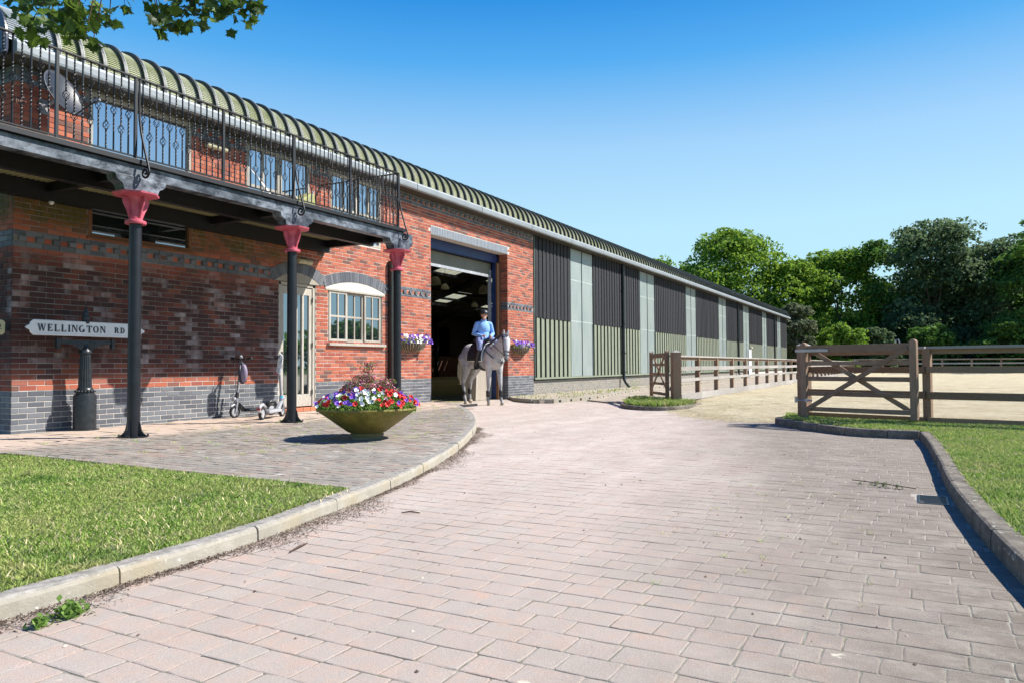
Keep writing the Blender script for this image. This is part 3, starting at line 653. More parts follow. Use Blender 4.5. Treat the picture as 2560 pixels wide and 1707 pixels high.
# soldier-course lintel
li=MB(); li.box(15.46,19.51,.014,.30,4.357,4.574); lo=li.build('lintel',M_mortar,barn)
v,f=brick_mesh(.066,.213); sme=MB().add(v,f).mesh('soldier_brick'); sme.materials.append(simple('pale_blue_soldier_brick',(.25,.275,.31),.5,var=.1,bump=.1))
n=int(4.05/.0764)
for i in range(n):
    o=bpy.data.objects.new('brick',sme); link(o,lo); o.location=(15.46+.038+i*4.05/n,-.003+rnd.uniform(-.002,.002),4.465)
# segmental arches
def arch(a0,a1,zs_,ri,dp,name,mat_t,label):
    c=(a0+a1)/2; hw=(a1-a0)/2; Rr=(hw*hw+ri*ri)/(2*ri); cz=zs_-(Rr-ri); th=math.asin(hw/Rr); n=int(2*th*(Rr+dp/2)/.075)
    mb=MB(); pts=[(c+(Rr)*math.sin(-th+2*th*i/24),cz+Rr*math.cos(-th+2*th*i/24)) for i in range(25)]+[(c+(Rr+dp)*math.sin(th-2*th*i/24),cz+(Rr+dp)*math.cos(th-2*th*i/24)) for i in range(25)]
    for i in range(24): mb.prism([pts[i],pts[i+1],pts[48-i],pts[49-i]],-.006,.28,'y')
    ao=mb.build(name,M_mortar,barn)
    for i in range(n):
        a=-th+2*th*(i+.5)/n; da=th/n*.92
        q=[(c+r_*math.sin(a+s*da),cz+r_*math.cos(a+s*da)) for r_,s in ((Rr+.004,-1),(Rr+.004,1),(Rr+dp-.004,1),(Rr+dp-.004,-1))]
        MB().prism(q,-.013+rnd.uniform(-.002,.002),.02,'y').build('brick',mat_t,ao)
    return c,cz,Rr,th
arch(*ARCH[0],'window_arch',M_blue,''); arch(*ARCH[1],'door_arch',M_blue,'')
def segpoly(a0,a1,zs_,ri,zb,inset=0):
    xs=np.linspace(a0,a1,17); return [(x,archz(x,a0,a1,zs_,ri)-inset) for x in xs]+[(a1,zb),(a0,zb)]
# ---- casement window beside the door
win=MB(); 
def frame_rect(mb,x0,x1,z0,z1,t,y0,y1):
    mb.box(x0,x0+t,y0,y1,z0,z1); mb.box(x1-t,x1,y0,y1,z0,z1); mb.box(x0+t,x1-t,y0,y1,z1-t,z1); mb.box(x0+t,x1-t,y0,y1,z0,z0+t)
w2=empty('window'); w2.parent=barn; w2['label']='oak twelve-pane casement window under blue brick arch'
mb=MB(); frame_rect(mb,11.74,13.50,1.505,2.635,.035,.03,.12); mb.build('frame',M_oak,w2,bevel=.004)
casx=[(11.775,12.33,.0),(12.335,12.90,.035),(12.905,13.465,.0)]
for a,b,dy in casx:
    mb=MB(); frame_rect(mb,a,b,1.54,2.60,.05,.012+dy,.055+dy); m_=(a+b)/2
    mb.box(m_-.017,m_+.017,.016+dy,.05+dy,1.59,2.55); mb.box(a+.05,b-.05,.018+dy,.049+dy,2.05,2.09); mb.build('casement',M_oak,w2,bevel=.003)
    for xa,xb in ((a+.05,m_-.017),(m_+.017,b-.05)):
        for za,zb in ((1.59,2.05),(2.09,2.55)): MB().box(xa,xb,.034+dy,.038+dy,za,zb).build('pane',M_glass,w2)
mb=MB(); mb.box(11.70,13.58,-.07,.10,1.445,1.50); mb.build('sill',M_oak,w2,bevel=.006)
mb=MB(); mb.prism(segpoly(11.64,13.6,2.657,.176,2.64,.004)[0:17]+[(13.6,2.637),(11.64,2.637)],-.008,.05,'y'); mb.build('arch_panel',M_conc,w2)
MB().box(11.64,13.60,-.012,.05,2.60,2.640).build('head_board',M_oak,w2,bevel=.003)
MB().box(11.7,13.6,.13,.16,1.5,2.64).build('room_behind',M_black,w2)
# ---- glazed door
dr=empty('door'); dr.parent=barn; dr['label']='tall weathered oak door with four narrow glass lights'
mb=MB(); mb.box(10.375,10.435,.02,.13,.2,2.66); mb.box(11.295,11.355,.02,.13,.2,2.66); mb.box(10.375,11.355,.02,.13,2.60,2.665); mb.build('frame',M_oak,dr,bevel=.004)
mb=MB(); mb.box(10.44,10.52,.04,.09,.22,2.59); mb.box(11.21,11.29,.04,.09,.22,2.59); mb.box(10.52,11.21,.04,.09,2.44,2.59); mb.box(10.52,11.21,.04,.09,.22,.46)
for x in (10.69,10.865,11.04): mb.box(x-.025,x+.025,.035,.09,.46,2.44)
mb.build('leaf',M_oak,dr,bevel=.004)
for a,b in ((10.52,10.665),(10.715,10.84),(10.89,11.015),(11.065,11.21)): MB().box(a,b,.064,.07,.46,2.44).build('pane',M_glass,dr)
for z in (.45,1.4,2.3): MB().tube([(11.285,.015,z),(11.285,.015,z+.10)],.011,8).build('hinge',M_iron,dr)
mb=MB(); mb.tube([(10.475,.04,1.22),(10.475,-.03,1.22),(10.56,-.03,1.21)],.011,8); mb.box(10.455,10.495,.025,.04,1.1,1.3); mb.build('handle',M_iron,dr)
mb=MB(); mb.prism(segpoly(10.24,11.48,2.665,.195,2.667,.004),-.008,.05,'y'); mb.build('arch_panel',M_oak,dr)
MB().box(10.37,11.36,.13,.16,.2,2.66).build('room_behind',M_black,dr)
mb=MB()
for i in range(5): mb.box(10.37+i*.2+.004,10.37+(i+1)*.2-.004,-.05,.14,.118,.195)
mb.build('doorstep',brick_mat('step_brick',[(0,(.50,.17,.09)),(1,(.58,.21,.11))],True),dr,bevel=.004)
# ---- strip window under the balcony
w1=empty('window'); w1.parent=barn; w1['label']='long low brown framed window tucked under the balcony'
mb=MB(); frame_rect(mb,6.6,8.4,2.958,3.45,.06,.0,.12); mb.build('frame',M_oakbrown,w1,bevel=.004); MB().box(6.66,8.34,.05,.056,3.015,3.395).build('pane',M_glass,w1); MB().box(6.6,8.4,.14,.16,2.95,3.46).build('room_behind',M_black,w1)
MB().box(6.58,8.42,-.03,.05,2.925,2.957).build('sill',M_oakbrown,w1,bevel=.003)
# ---- upper glazing on the balcony
u1=empty('window'); u1.parent=barn; u1['label']='full-height mirror-like glazed panel on the balcony'
mb=MB(); frame_rect(mb,6.6,8.37,3.70,5.16,.055,.0,.10); mb.build('frame',M_oak,u1,bevel=.004); MB().box(6.655,8.315,.045,.052,3.755,5.105).build('pane',M_glassbig,u1); MB().box(6.6,8.37,.14,.16,3.7,5.16).build('room_behind',M_black,u1)
for (a,b,lab) in ((9.57,11.18,'balcony glazed doors behind the white deckchair'),(11.80,13.46,'balcony glazed doors at its far end')):
    u=empty('window'); u.parent=barn; u['label']=lab
    mb=MB(); frame_rect(mb,a,b,3.70,5.145,.06,.0,.10); c=(a+b)/2; mb.box(c-.06,c+.06,.0,.10,3.76,5.085); mb.build('frame',M_oak,u,bevel=.004)
    for xa,xb in ((a+.06,c-.06),(c+.06,b-.06)):
        m_=(xa+xb)/2; mb=MB(); mb.box(m_-.02,m_+.02,.012,.07,3.76,5.085); mb.box(xa,xb,.014,.068,4.36,4.41); mb.build('glazing_bar',M_oak,u,bevel=.003)
        for pa,pb in ((xa,m_-.02),(m_+.02,xb)):
            for za,zb in ((3.76,4.36),(4.41,5.085)): MB().box(pa,pb,.040,.045,za,zb).build('pane',M_glassbig,u)
    MB().box(a,b,.14,.16,3.7,5.14).build('room_behind',M_black,u)
# ---- timber and sage cladding beyond the brick, with translucent strips
XC=XB; strips=[(24.07,26.14),(31.6,33.7),(39.1,41.14),(46.55,48.62),(53.97,56.03),(61.25,63.25),(68.45,70.35)]
pw=MB(); pw.box(XC,XE,.06,.28,-.05,.52); plin=pw.build('low_brick_wall',M_mortar,barn)
mbu=MB()
for k_ in range(-8,0):
    za=.52+(k_+.5)*CP; off=(k_%2)*BL/2; x=XC+.02-off
    if za<-.0: continue
    while x<min(XE,55):
        a=max(x,XC+.005); b=min(x+BL,XE)
        if b-a>.03: v,f=brick_mesh(b-a-.01,CP-.01); j=.05+rnd.uniform(-.002,.002); mbu.add([((a+b)/2+p[0],p[1]+j,za+p[2]) for p in v],f)
        x+=BL
mbu.build('brickwork',M_buff,plin)['kind']='stuff'
WB=2.545; M_valley_shade=simple('green_recess_shade',(.025,.033,.026),.6); M_strip=simple('pale_rail_stand_in',(.46,.52,.48),.5,var=.1)
brd=MB(); v=[(-.07,0,0),(.07,0,0),(.07,0,ZT-WB-.0),(-.07,0,ZT-WB)]; brd.box(-.066,.066,-.018,.012,0,ZT-WB-.004); bme=brd.mesh('board'); bme.materials.append(M_board)
brs=MB(); brs.box(-.066,.066,-.04,.0,0,ZT-WB-.004); bme2=brs.mesh('board'); bme2.materials.append(M_board)
edges=[(XC+.06,24.07)]+[(strips[i][1],strips[i+1][0]) for i in range(6)]+[(70.35,XE)]
nb=0; rest=MB()
for bi,(a,b) in enumerate(edges):
    bay=MB(); bay.box(a,b,.014,.05,WB,ZT-.002); bo=bay.build('timber_cladding',M_board,barn)
    n=int(round((b-a)/.142)); w_=(b-a)/n
    for i in range(n):
        x=a+(i+.5)*w_; dz=rnd.choice((0,0,0,-.012,.008)); me=bme if i%2 else bme2
        if nb<300 and bi<7:
            o=bpy.data.objects.new('board',me); link(o,bo); o.location=(x,.0+rnd.uniform(-.004,.004),WB+dz); o.scale=(w_/.142*.985,1,1-dz/2.6); nb+=1
        else: y_=-.018 if i%2 else -.03; rest.box(x-w_*.48,x+w_*.48,y_,y_+.03,WB+dz,ZT-.004)
    # sage box-profile sheet
    pr=[];x=a; P_=.36; n2=max(1,int(round((b-a)/P_))); q=(b-a)/n2
    for i in range(n2): x=a+i*q; pr+=[(x,.085),(x+q*.30,.085),(x+q*.35,-.022),(x+q*.95,-.022)]
    pr.append((b,.085)); vs=[(x,y,.62) for x,y in pr]+[(x,y,WB-.01) for x,y in pr]; nn=len(pr)
    mb=MB(); mb.add(vs,[]); b0_=0
    for i in range(nn-1): mb.cur=0 if (i%4==3 or (pr[i][1]<0 and pr[i+1][1]<0)) and pr[i][1]<0 else 1; mb.f.append((i,i+1,i+1+nn,i+nn)); mb.mi.append(mb.cur)  # webs and valleys take a darker green: groove shade painted in
    mb.build('profiled_cladding',[M_green,M_valley_shade],barn)
    MB().box(a-.05,a-.002,-.02,.03,.62,WB-.004).build('corner_trim',M_greenpipe,barn); MB().box(b+.002,b+.04,-.02,.03,.62,ZT-.01).build('corner_trim',M_greenpipe,barn)
if rest.v: rest.build('boarding',M_board,barn)['kind']='stuff'
mb=MB(); mb.box(XC,XE,-.045,.06,.585,.618); mb.box(XC,XE,-.05,-.042,.56,.618); mb.build('sill_flashing',M_green,barn)
for a,b in strips:
    m_=(a+b)/2
    for xa,xb in ((a+.045,m_-.02),(m_+.02,b-.01)):
        MB().box(xa,xb,-.004,.006,.622,ZT-.03).build('translucent_sheet',M_trans,barn)
    mb=MB(); mb.box(m_-.018,m_+.018,-.02,.02,.62,ZT-.03); mb.build('glazing_strip',M_iron,barn)
    mb=MB(); 
    for z in (WB+.03,4.05): mb.box(a+.02,b-.0,-.008,-.0045,z-.016,z+.016)
    mb.build('rail_stand_in',M_strip,barn); mb=MB()  # pale bars added outside for the rails that show through the sheets
    for z in (1.6,WB,3.9,4.9): mb.box(a,b,.03,.09,z-.05,z+.05)
    mb.build('sheeting_rail',M_silver,barn)
for xd in (29.28,51.9,66.75):
    mb=MB(); mb.tube([(xd,-.09,ZT-.03),(xd,-.09,.42),(xd,-.16,.30),(xd,-.3,.10),(xd,-.3,-.0)],.062,10)
    for z in (.72,1.5,2.7,4.2): mb.box(xd-.075,xd+.075,-.16,-.02,z-.025,z+.025)
    mb.build('downpipe',M_blackpipe,barn,auto=40)
mb=MB(); mb.box(XC+.005,XC+.055,-.03,.05,.62,ZT-.01); mb.build('corner_trim',M_greenpipe,barn)
MB().box(XE,XE+.05,-.03,.1,.0,ZT).build('corner_trim',M_lgrey,barn)
# small far door in the cladding with lamp over
mb=MB(); mb.box(55.6,56.6,-.06,-.03,.1,2.1); mb.build('far_door',M_white,barn,label='small white side door far along the barn')
MB().lathe([(.05,0),(.13,.04),(.1,.12),(.0,.15)],(56.2,-.12,2.15),10).build('door_lamp',M_beige,barn)
# gutter, soffit
gut=MB(); pr=[(-.36,5.20),(-.395,5.21),(-.405,5.24),(-.405,5.33),(-.39,5.375),(-.33,5.385),(-.33,5.36),(-.36,5.35),(-.36,5.24),(-.05,5.24),(-.05,5.2)]
x=5.36; 
while x<XE+.3:
    e=min(x+2.98,XE+.3); gt=MB(); gt.prism([(-.36,5.2),(-.398,5.215),(-.405,5.25),(-.405,5.335),(-.385,5.378),(-.32,5.385),(-.32,5.2)],x,e,'x'); gt.build('gutter_length',M_gutter,barn,bevel=.004)
    x+=3.0
MB().box(5.36,XE+.3,-.315,.3,5.203,5.235).build('soffit',M_soffit,barn)
# curved eaves and main roof
RR=.60; prof=[(-.31+RR*(1-math.cos(t)),5.375+RR*math.sin(t)) for t in np.linspace(0,R(74),13)]
yl,zl=prof[-1]; sl=math.tan(R(14)); 
roof=empty('roof'); roof.parent=barn
def crimp_panel(w_):
    """one curved sheet, crimped into fine horizontal steps"""
    pts=[]; N=22
    for i in range(N):
        t0=R(74)*i/N; t1=R(74)*(i+.8)/N
        for t,rr in ((t0,RR+.012),(t1,RR-.002)): pts.append((-.31+RR-rr*math.cos(t),5.375+rr*math.sin(t)))
    pts.append((yl,zl)); pts.append((yl+1.6,zl+1.6*sl))
    vs=[];n=len(pts); cols=[-w_/2,-w_*.17,-w_*.165,w_*.165,w_*.17,w_/2]; dd=[0,0,.004,.004,0,0]
    for x,q in zip(cols,dd):
        for y,z in pts: vs.append((x,y-q*.6,z+q))
    fs=[(c*n+i,(c+1)*n+i,(c+1)*n+i+1,c*n+i+1) for c in range(5) for i in range(n-1)]
    return MB().add(vs,fs)
pme=crimp_panel(.334).mesh('roof_sheet',fix=False); pme.materials.append(M_roof)
pms=crimp_panel(.62).mesh('roof_sheet',fix=False); pms.materials.append(M_silver)
rb=MB(); o_=[(y-.065*math.cos(t),z+.065*math.sin(t)) for (y,z),t in zip(prof,np.linspace(0,R(74),13))]+[(yl+1.6-.01,zl+1.6*sl+.045)]; i_=prof+[(yl+1.6,zl+1.6*sl)]
o_[0]=(o_[0][0],5.30); i_=[(i_[0][0],5.30)]+i_[1:]
for i in range(len(o_)-1): rb.prism([o_[i],o_[i+1],i_[i+1],i_[i]],-.022,.018,'x')
rme=rb.mesh('roof_rib'); rme.materials.append(M_rib)
rl=MB(); 
for i in range(len(o_)-1): rl.prism([(o_[i][0]-.003,o_[i][1]+.002),(o_[i+1][0]-.003,o_[i+1][1]+.003),i_[i+1],i_[i]],.0185,.027,'x')
rlm=rl.mesh('rib_edge'); rlm.materials.append(M_silver)
o=bpy.data.objects.new('roof_sheet',pms); link(o,roof); o.location=(5.61,0,0)
x=5.934; i=0
while x<XE+.2:
    o=bpy.data.objects.new('rib',rme); link(o,roof); o.location=(x,0,0)
    if x<14: o=bpy.data.objects.new('rib_edge',rlm); link(o,roof); o.location=(x,0,0)
    if x<XE-.1: o=bpy.data.objects.new('roof_sheet',pme); link(o,roof); o.location=(x+.1667,0,0)
    x+=.3333; i+=1
# rounded far end of the eaves
mb=MB(); pe=prof+[(yl+1.6,zl+1.6*sl),(yl+1.6,5.24),(-.31,5.24)]; mb.prism(pe,XE+.2,XE+.28,'x'); mb.build('far_verge',M_gutter,roof)
mb=MB(); mb.prism([(p[0]*1.0,p[1]) for p in prof]+[(15,zl+(15-yl)*sl),(15,5.2),(-.31,5.2)],5.27,5.30,'x'); mb.build('roof_end',M_darkblue,roof)
# main roof planes with skylights (opaque sheet broken by translucent lights)
def roof_plane(y0,z0,y1,z1,name):
    mb=MB(); sk_=MB(); L=math.hypot(y1-y0,z1-z0)
    def P(x,t): return (x,y0+(y1-y0)*t,z0+(z1-z0)*t)
    xb=[5.3]+[21.5+7.45*i for i in range(7)]+[XE+.2]
    for i in range(len(xb)-1):
        a,b=xb[i],xb[i+1]
        if i==0: mb.add([P(a,0),P(b,0),P(b,1),P(a,1)],[(0,1,2,3)]); continue
        c0=a+2.3; c1=min(a+5.2,b-.3); 
        for t0,t1,lit in ((0,.22,0),(.22,.40,1),(.40,.58,0),(.58,.76,1),(.76,1,0)):
            if not lit: mb.add([P(a,t0),P(b,t0),P(b,t1),P(a,t1)],[(0,1,2,3)])
            else:
                mb.add([P(a,t0),P(c0,t0),P(c0,t1),P(a,t1)],[(0,1,2,3)]); mb.add([P(c1,t0),P(b,t0),P(b,t1),P(c1,t1)],[(0,1,2,3)])
                q=(c1-c0)/3
                for j in range(3): sk_.add([P(c0+j*q+.03,t0),P(c0+(j+1)*q-.03,t0),P(c0+(j+1)*q-.03,t1),P(c0+j*q+.03,t1)],[(0,1,2,3)])
    mb.build(name,M_hallroof,roof); sk_.build('skylight',M_skyl,roof)
M_hallroof=simple('roof_underside',(.20,.20,.16),.8,scale=2,bump=0)
RZ=zl+(15-yl)*sl
roof_plane(yl+1.55,zl+1.55*sl,15,RZ,'roof_slope'); roof_plane(30.3,zl,15,RZ,'roof_slope')
# interior of the riding hall
M_hall=simple('hall_wall_dark',(.06,.05,.045),.9,scale=3); M_kick=simple('hall_kickboard',(.16,.075,.05),.8,scale=3)
g=MB(); g.box(13.6,XE,.32,30,-.2,.0); struct(g.build('indoor_floor',M_hallfloor))
gab=[(.3,0),(30,0),(30,zl),(15,RZ-.05),(.5,zl-.05),(.3,5.2)]
MB().prism(gab,13.5,13.7,'x').build('partition_wall',M_hall,barn)
MB().box(13.7,XE,30,30.3,0,6.1).build('rear_wall',M_hall,barn); 
ft=MB(); ft.prism(gab,XE-.1,XE,'x'); ft.build('far_end_wall',M_hall,barn)
MB().box(13.7,XE,29.6,29.95,0,1.9).build('kickboard',M_kick,barn)
for a in (24,38.5,52,59.4,66.8): MB().box(a,a+2.2,29.94,29.985,2.0,4.8).build('far_window',M_skyl,barn); 
for a in (24,38.5,52,59.4,66.8): MB().box(a,a+2.2,30.31,30.33,2.0,4.8).build('far_window',M_trans,barn)
M_frame=simple('dark_steel_frame',(.03,.035,.045),.5,scale=4,bump=0)
for i in range(8):
    xf=21.3+7.45*i
    mb=MB(); mb.bar((xf,.45,5.25),(xf,15,RZ-.28),.22,.5); mb.bar((xf,29.6,5.25),(xf,15,RZ-.28),.22,.5)
    mb.box(xf-.12,xf+.12,.35,.72,0,5.4); mb.box(xf-.12,xf+.12,29.3,29.6,0,5.4); mb.build('portal_frame',M_frame,barn)
pu=MB()
for j in range(1,10):
    y=15*j/10; 
    for yy in (y,30-y): pu.box(13.7,XE-.1,yy-.04,yy+.04,zl+(y-yl)*sl-.24,zl+(y-yl)*sl-.04)
pu.build('purlins',M_frame,barn)
# timber front wall inside (blocks light behind the cladding, leaves strips open)
for a,b in edges: MB().box(a,b,.10,.2,.5,ZT-.0).build('inner_lining',M_hall,barn)
MB().box(19.8,21.2,.302,.33,0,ZT).build('inner_lining',M_hall,barn)
MB().box(13.7,XE,.3,.34,ZT,ZT+.6).build('inner_lining',M_hall,barn)
# door frame steelwork in the doorway
mb=MB(); mb.box(19.30,19.495,.235,.31,0,4.1); mb.build('door_post_timber',M_oakbrown,barn,bevel=.004)
M_bluep=simple('blue_painted_steel',(.010,.032,.13),.45,scale=5,bump=.05)
mb=MB(); mb.box(19.36,19.50,.33,.47,0,4.30); mb.box(15.5,19.36,.315,.47,4.10,4.352); mb.build('blue_door_frame',M_bluep,barn)
mb=MB(); mb.box(15.5,19.36,.50,.78,3.72,4.10); mb.build('shutter_box',simple('grey_olive_shutter',(.17,.17,.13),.6),barn,bevel=.03)
mb=MB(); mb.box(19.26,19.35,.49,.56,0,3.9); mb.box(15.5,19.3,.47,.52,3.66,3.735); mb.build('shutter_track',M_lgrey,barn)
M_lampw=simple('cream_bell_shade',(.62,.60,.45),.45,var=.05)
for (x,y,z) in ((24,4.3,4.72),(24,5.75,4.18),(24,3.5,3.72),(30,4.6,3.0+1.5),(34,12,5.2),(34,17,5.2),(42,9,4.9),(42,15,4.9)):
    t=empty('bell_lamp',(x,y,z)); t.parent=barn
    MB().lathe([(.23,0),(.235,.03),(.215,.14),(.16,.25),(.08,.32),(.08,.33)],n=18,cap=False).build('shade',M_lampw,t,smooth=True)
    mb=MB(); mb.lathe([(.07,.31),(.075,.44),(.03,.46)],n=10); mb.tube([(0,0,.45),(0,0,1.1 if x<25 else 1.5)],.012,6); mb.build('fitting',M_iron,t)
# ------------------------------------------------------------ wall fixtures (things of their own)
def dp_box(): 
    t=empty('square_downpipe',(13.86,-.09,0),label='green square rainwater pipe on the brick wall just right of the casement window',cat='drainpipe')
    mb=MB(); mb.box(-.055,.055,-.05,.05,.16,3.45); mb.build('pipe',M_greenpipe,t,bevel=.006)
    for z in (.95,1.9,2.45,3.2): MB().box(-.068,.068,-.06,.075,z,z+.11).build('collar',M_greenpipe,t,bevel=.004)
    MB().box(-.15,-.07,-.03,.075,.16,3.45).build('pipe_shadow_strip',M_blackpipe,t)  # black strip standing in for the green pipe's shadow on the wall
    MB().prism([(-.05,.16),(-.13,.05),(-.13,-.0),(.05,-.0),(.05,.16)],-.06,.06,'x').build('shoe',M_greenpipe,t)
dp_box()
def bulkhead(name,x,z,label,l=.3):
    t=empty(name,(x,0,z),label=label,cat='light'); M_=Matrix.Rotation(R(90),4,'Y')
    MB().lathe([(.0,-l/2),(.045,-l/2),(.05,-l/2+.01),(.05,l/2-.01),(.045,l/2),(0,l/2)],(0,-.075,0),14,M=M_).build('diffuser',M_beige,t,smooth=False)
    MB().box(-l/2+.02,l/2-.02,-.04,-.006,-.035,.035).build('base',M_grey,t)
bulkhead('wall_light',8.83,4.86,'cream cylindrical light on the brick pier between the balcony windows',.42)
bulkhead('wall_light',10.98,3.10,'cream tube light on the wall above the oak door arch',.36)
t=empty('security_camera',(6.02,-.02,3.35),label='small white dome camera under the balcony deck near the wall corner',cat='camera'); MB().sphere((0,-.05,0),.035).build('dome',M_white,t,smooth=True); MB().box(-.02,.02,-.05,.012,.02,.08).build('bracket',M_white,t)
# ============================================================ BALCONY
bal=empty('balcony',label='black steel balcony with ornate railings on pink-capped columns along the brick wall',cat='balcony')
bx0,bx1=2.6,11.62
mb=MB(); mb.box(bx0,11.9,-2.05,-1.88,3.44,3.60); fb=mb.build('front_beam',M_beam,bal,bevel=.004)
mb=MB(); mb.box(bx0,8.0,-2.10,-1.98,3.606,3.672); mb.box(8.004,bx1,-2.10,-1.98,3.606,3.672); mb.build('edge_channel',M_darksteel,bal,bevel=.004)
mb=MB(); mb.box(bx0,bx1,-1.30,-1.18,3.40,3.598); mb.build('middle_beam',M_darksteel,bal)
mb=MB(); mb.box(bx0,bx1,-.14,-.004,3.36,3.598); mb.build('wall_beam',M_darksteel,bal)
mb=MB(); mb.box(bx1-.10,bx1-.0,-1.875,-.145,3.45,3.598); mb.build('end_beam',M_darksteel,bal)
for xc in (3.22,5.97,8.72): MB().box(xc-.05,xc+.05,-1.875,-.145,3.47,3.598).build('cross_beam',M_darksteel,bal)
pr=[];x=bx0
while x<bx1-.08: pr+=[(x,3.604),(x+.03,3.604),(x+.04,3.622),(x+.065,3.622)]; x+=.075
vs=[(x,-2.04,z) for x,z in pr]+[(x,-.003,z) for x,z in pr]; nn=len(pr)
MB().add(vs,[(i,i+1,i+1+nn,i+nn) for i in range(nn-1)]).build('corrugated_soffit',simple('olive_soffit_sheet',(.26,.24,.13),.6,scale=4),bal)
MB().box(bx0,bx1-.003,-2.03,-.003,3.624,3.668).build('deck',simple('deck_slab',(.22,.2,.17),.9),bal)
# moss strip along the deck edge
V=[];F=[]
for i in range(9000):
    x=rnd.uniform(bx0,bx1-.05); 
    if math.sin(x*3.1)+math.sin(x*1.3+1)+rnd.uniform(-.8,.8)<-.6: continue
    y=-2.03+abs(rnd.gauss(0,.035)); z=3.672; a=rnd.uniform(0,6.3); h=rnd.uniform(.008,.028); s=rnd.uniform(.004,.01); b=len(V)
    V+=[(x+s*math.cos(a),y+s*math.sin(a),z),(x-s*math.cos(a),y-s*math.sin(a),z),(x+rnd.uniform(-.008,.008),y+rnd.uniform(-.01,.006),z+h)]; F.append((b,b+1,b+2))
np_obj('moss',V,F,M_moss,bal,'stuff')
# columns
for i,xc in enumerate((3.28,6.03,8.77,11.53)):
    c=empty('column',(xc,-1.95,.12)); c.parent=bal
    MB().lathe([(.078,0),(.075,2.74)],n=28).build('shaft',M_colpaint,c,auto=40)
    mb=MB()
    mb.lathe([(.125,2.735),(.13,2.75),(.125,2.775),(.088,2.785)],n=28); mb.lathe([(.084,2.78),(.084,3.00),(.10,3.035),(.125,3.06),(.13,3.075)],n=28)
    for a in range(4):
        M_=Matrix.Rotation(a*PI/2,4,'Z'); out=[(.08,2.80),(.095,2.82),(.125,2.90),(.165,2.97),(.185,3.02),(.175,3.075),(.08,3.08)]
        mb.prism(out,-.009,.009,'y',M_)
    M8=Matrix.Rotation(PI/8,4,'Z')
    mb.lathe([(.15,3.075),(.28,3.105),(.285,3.125)],n=8,M=M8); mb.lathe([(.245,3.112),(.24,3.135)],n=8,M=M8)
    mb.build('capital',M_pink,c,auto=35)
    pf=[(-.36,3.322),(.36,3.322),(.345,3.265),(.31,3.235),(.265,3.215),(.25,3.19),(.235,3.135),(-.235,3.135),(-.25,3.19),(-.265,3.215),(-.31,3.235),(-.345,3.265)]
    MB().prism(pf,-.115,.075,'y').build('console_bracket',M_beam,c,bevel=.003)
    mb=MB(); mb.lathe([(.19,0),(.19,.012)],n=8,M=M8)
    for a in range(4):
        M_=Matrix.Rotation(a*PI/2+.4,4,'Z'); mb.prism([(.08,.01),(.19,.01),(.14,.045),(.11,.09),(.09,.18),(.08,.2)],-.008,.008,'y',M_)
        p=M_@Vector((.17,.045,.02)); mb.lathe([(.012,0),(.012,.016)],p,6)
    mb.build('base_flange',M_colpaint,c)
    # scrolled stay
    pts=[(-.05,4.62),(-.052,4.3),(-.06,4.1),(-.10,3.9),(-.19,3.62),(-.245,3.47),(-.265,3.40)]
    cy,cz=-.19,3.385
    for q in range(20): a=PI*1.0+q*.42; rr=.078*(1-q/24); pts.append((cy+rr*math.cos(a),cz+rr*math.sin(a)))
    if i: MB().tube([(0,p[0],p[1]) for p in pts],.015,8).build('scroll_stay',M_darksteel,c,auto=60)
# railings
def baluster(kind):
    mb=MB(); H=1.03
    pts=[(0,0,0),(0,0,H)]
    def sq(z0,z1,tw):
        n=max(1,int(abs(tw)/.5)+1); vs=[]
        for i in range(n+1):
            z=z0+(z1-z0)*i/n; a0=PI/4+tw*i/n
            for q in range(4): vs.append((.0112*math.cos(a0+q*PI/2),.0112*math.sin(a0+q*PI/2),z))
        fs=[(i*4+q,i*4+(q+1)%4,(i+1)*4+(q+1)%4,(i+1)*4+q) for i in range(n) for q in range(4)]; mb.add(vs,fs)
    def basket(zc):
        for q in range(5):
            pts=[]
            for i in range(6):
                t=i/5; a=q*2*PI/5+t*2.6; rr=.006+.034*math.sin(PI*t)**.9; pts.append((rr*math.cos(a),rr*math.sin(a),zc-.055+.11*t))
            mb.tube(pts,.0040,4,cap=False)
        for dz in (-.06,.06): mb.lathe([(.008,-.012),(.014,0),(.008,.012)],(0,0,zc+dz),6)
    cs=[.52] if kind==0 else [.30,.77]
    z=0; last=0
    for c in cs: 
        sq(last,max(last+.02,c-.06-.22),0); sq(max(last+.02,c-.28),c-.06,7.); basket(c); last=c+.06; sq(last,last+.14,5.); last+=.14
    sq(last,H,0)
    me=mb.mesh('baluster',fix=False); me.materials.append(M_darksteel); return me
bms=[baluster(0),baluster(1)]
posts=[3.6,4.98,5.98,7.36,8.74,10.11,11.5]
mb=MB(); mb.box(2.6,11.515,-2.022,-1.978,4.745,4.762); mb.build('top_rail',M_darksteel,bal)
mb=MB(); mb.box(2.6,11.5,-2.012,-1.988,3.715,3.731); mb.build('bottom_rail',M_darksteel,bal)
for p in posts: MB().box(p-.017,p+.017,-2.017,-1.983,3.668,4.75).build('railing_post',M_darksteel,bal)
x=3.7;i=0
while x<11.45:
    if min(abs(x-p) for p in posts)>.03:
        o=bpy.data.objects.new('baluster',bms[(i)%2]); link(o,bal); o.location=(x,-2,3.72); o.rotation_euler=(0,0,rnd.uniform(0,1.5))
    x+=.0992; i+=1
mb=MB(); mb.box(11.478,11.522,-2.0,-.01,4.745,4.762); mb.box(11.488,11.512,-2.0,-.01,3.715,3.731); mb.build('end_rail',M_darksteel,bal)
for j in range(1,20):
    if j==10: MB().box(11.483,11.517,-1.017,-.983,3.668,4.75).build('railing_post',M_darksteel,bal); continue
    o=bpy.data.objects.new('baluster',bms[j%2]); link(o,bal); o.location=(11.5,-2+j*.0995,3.72)
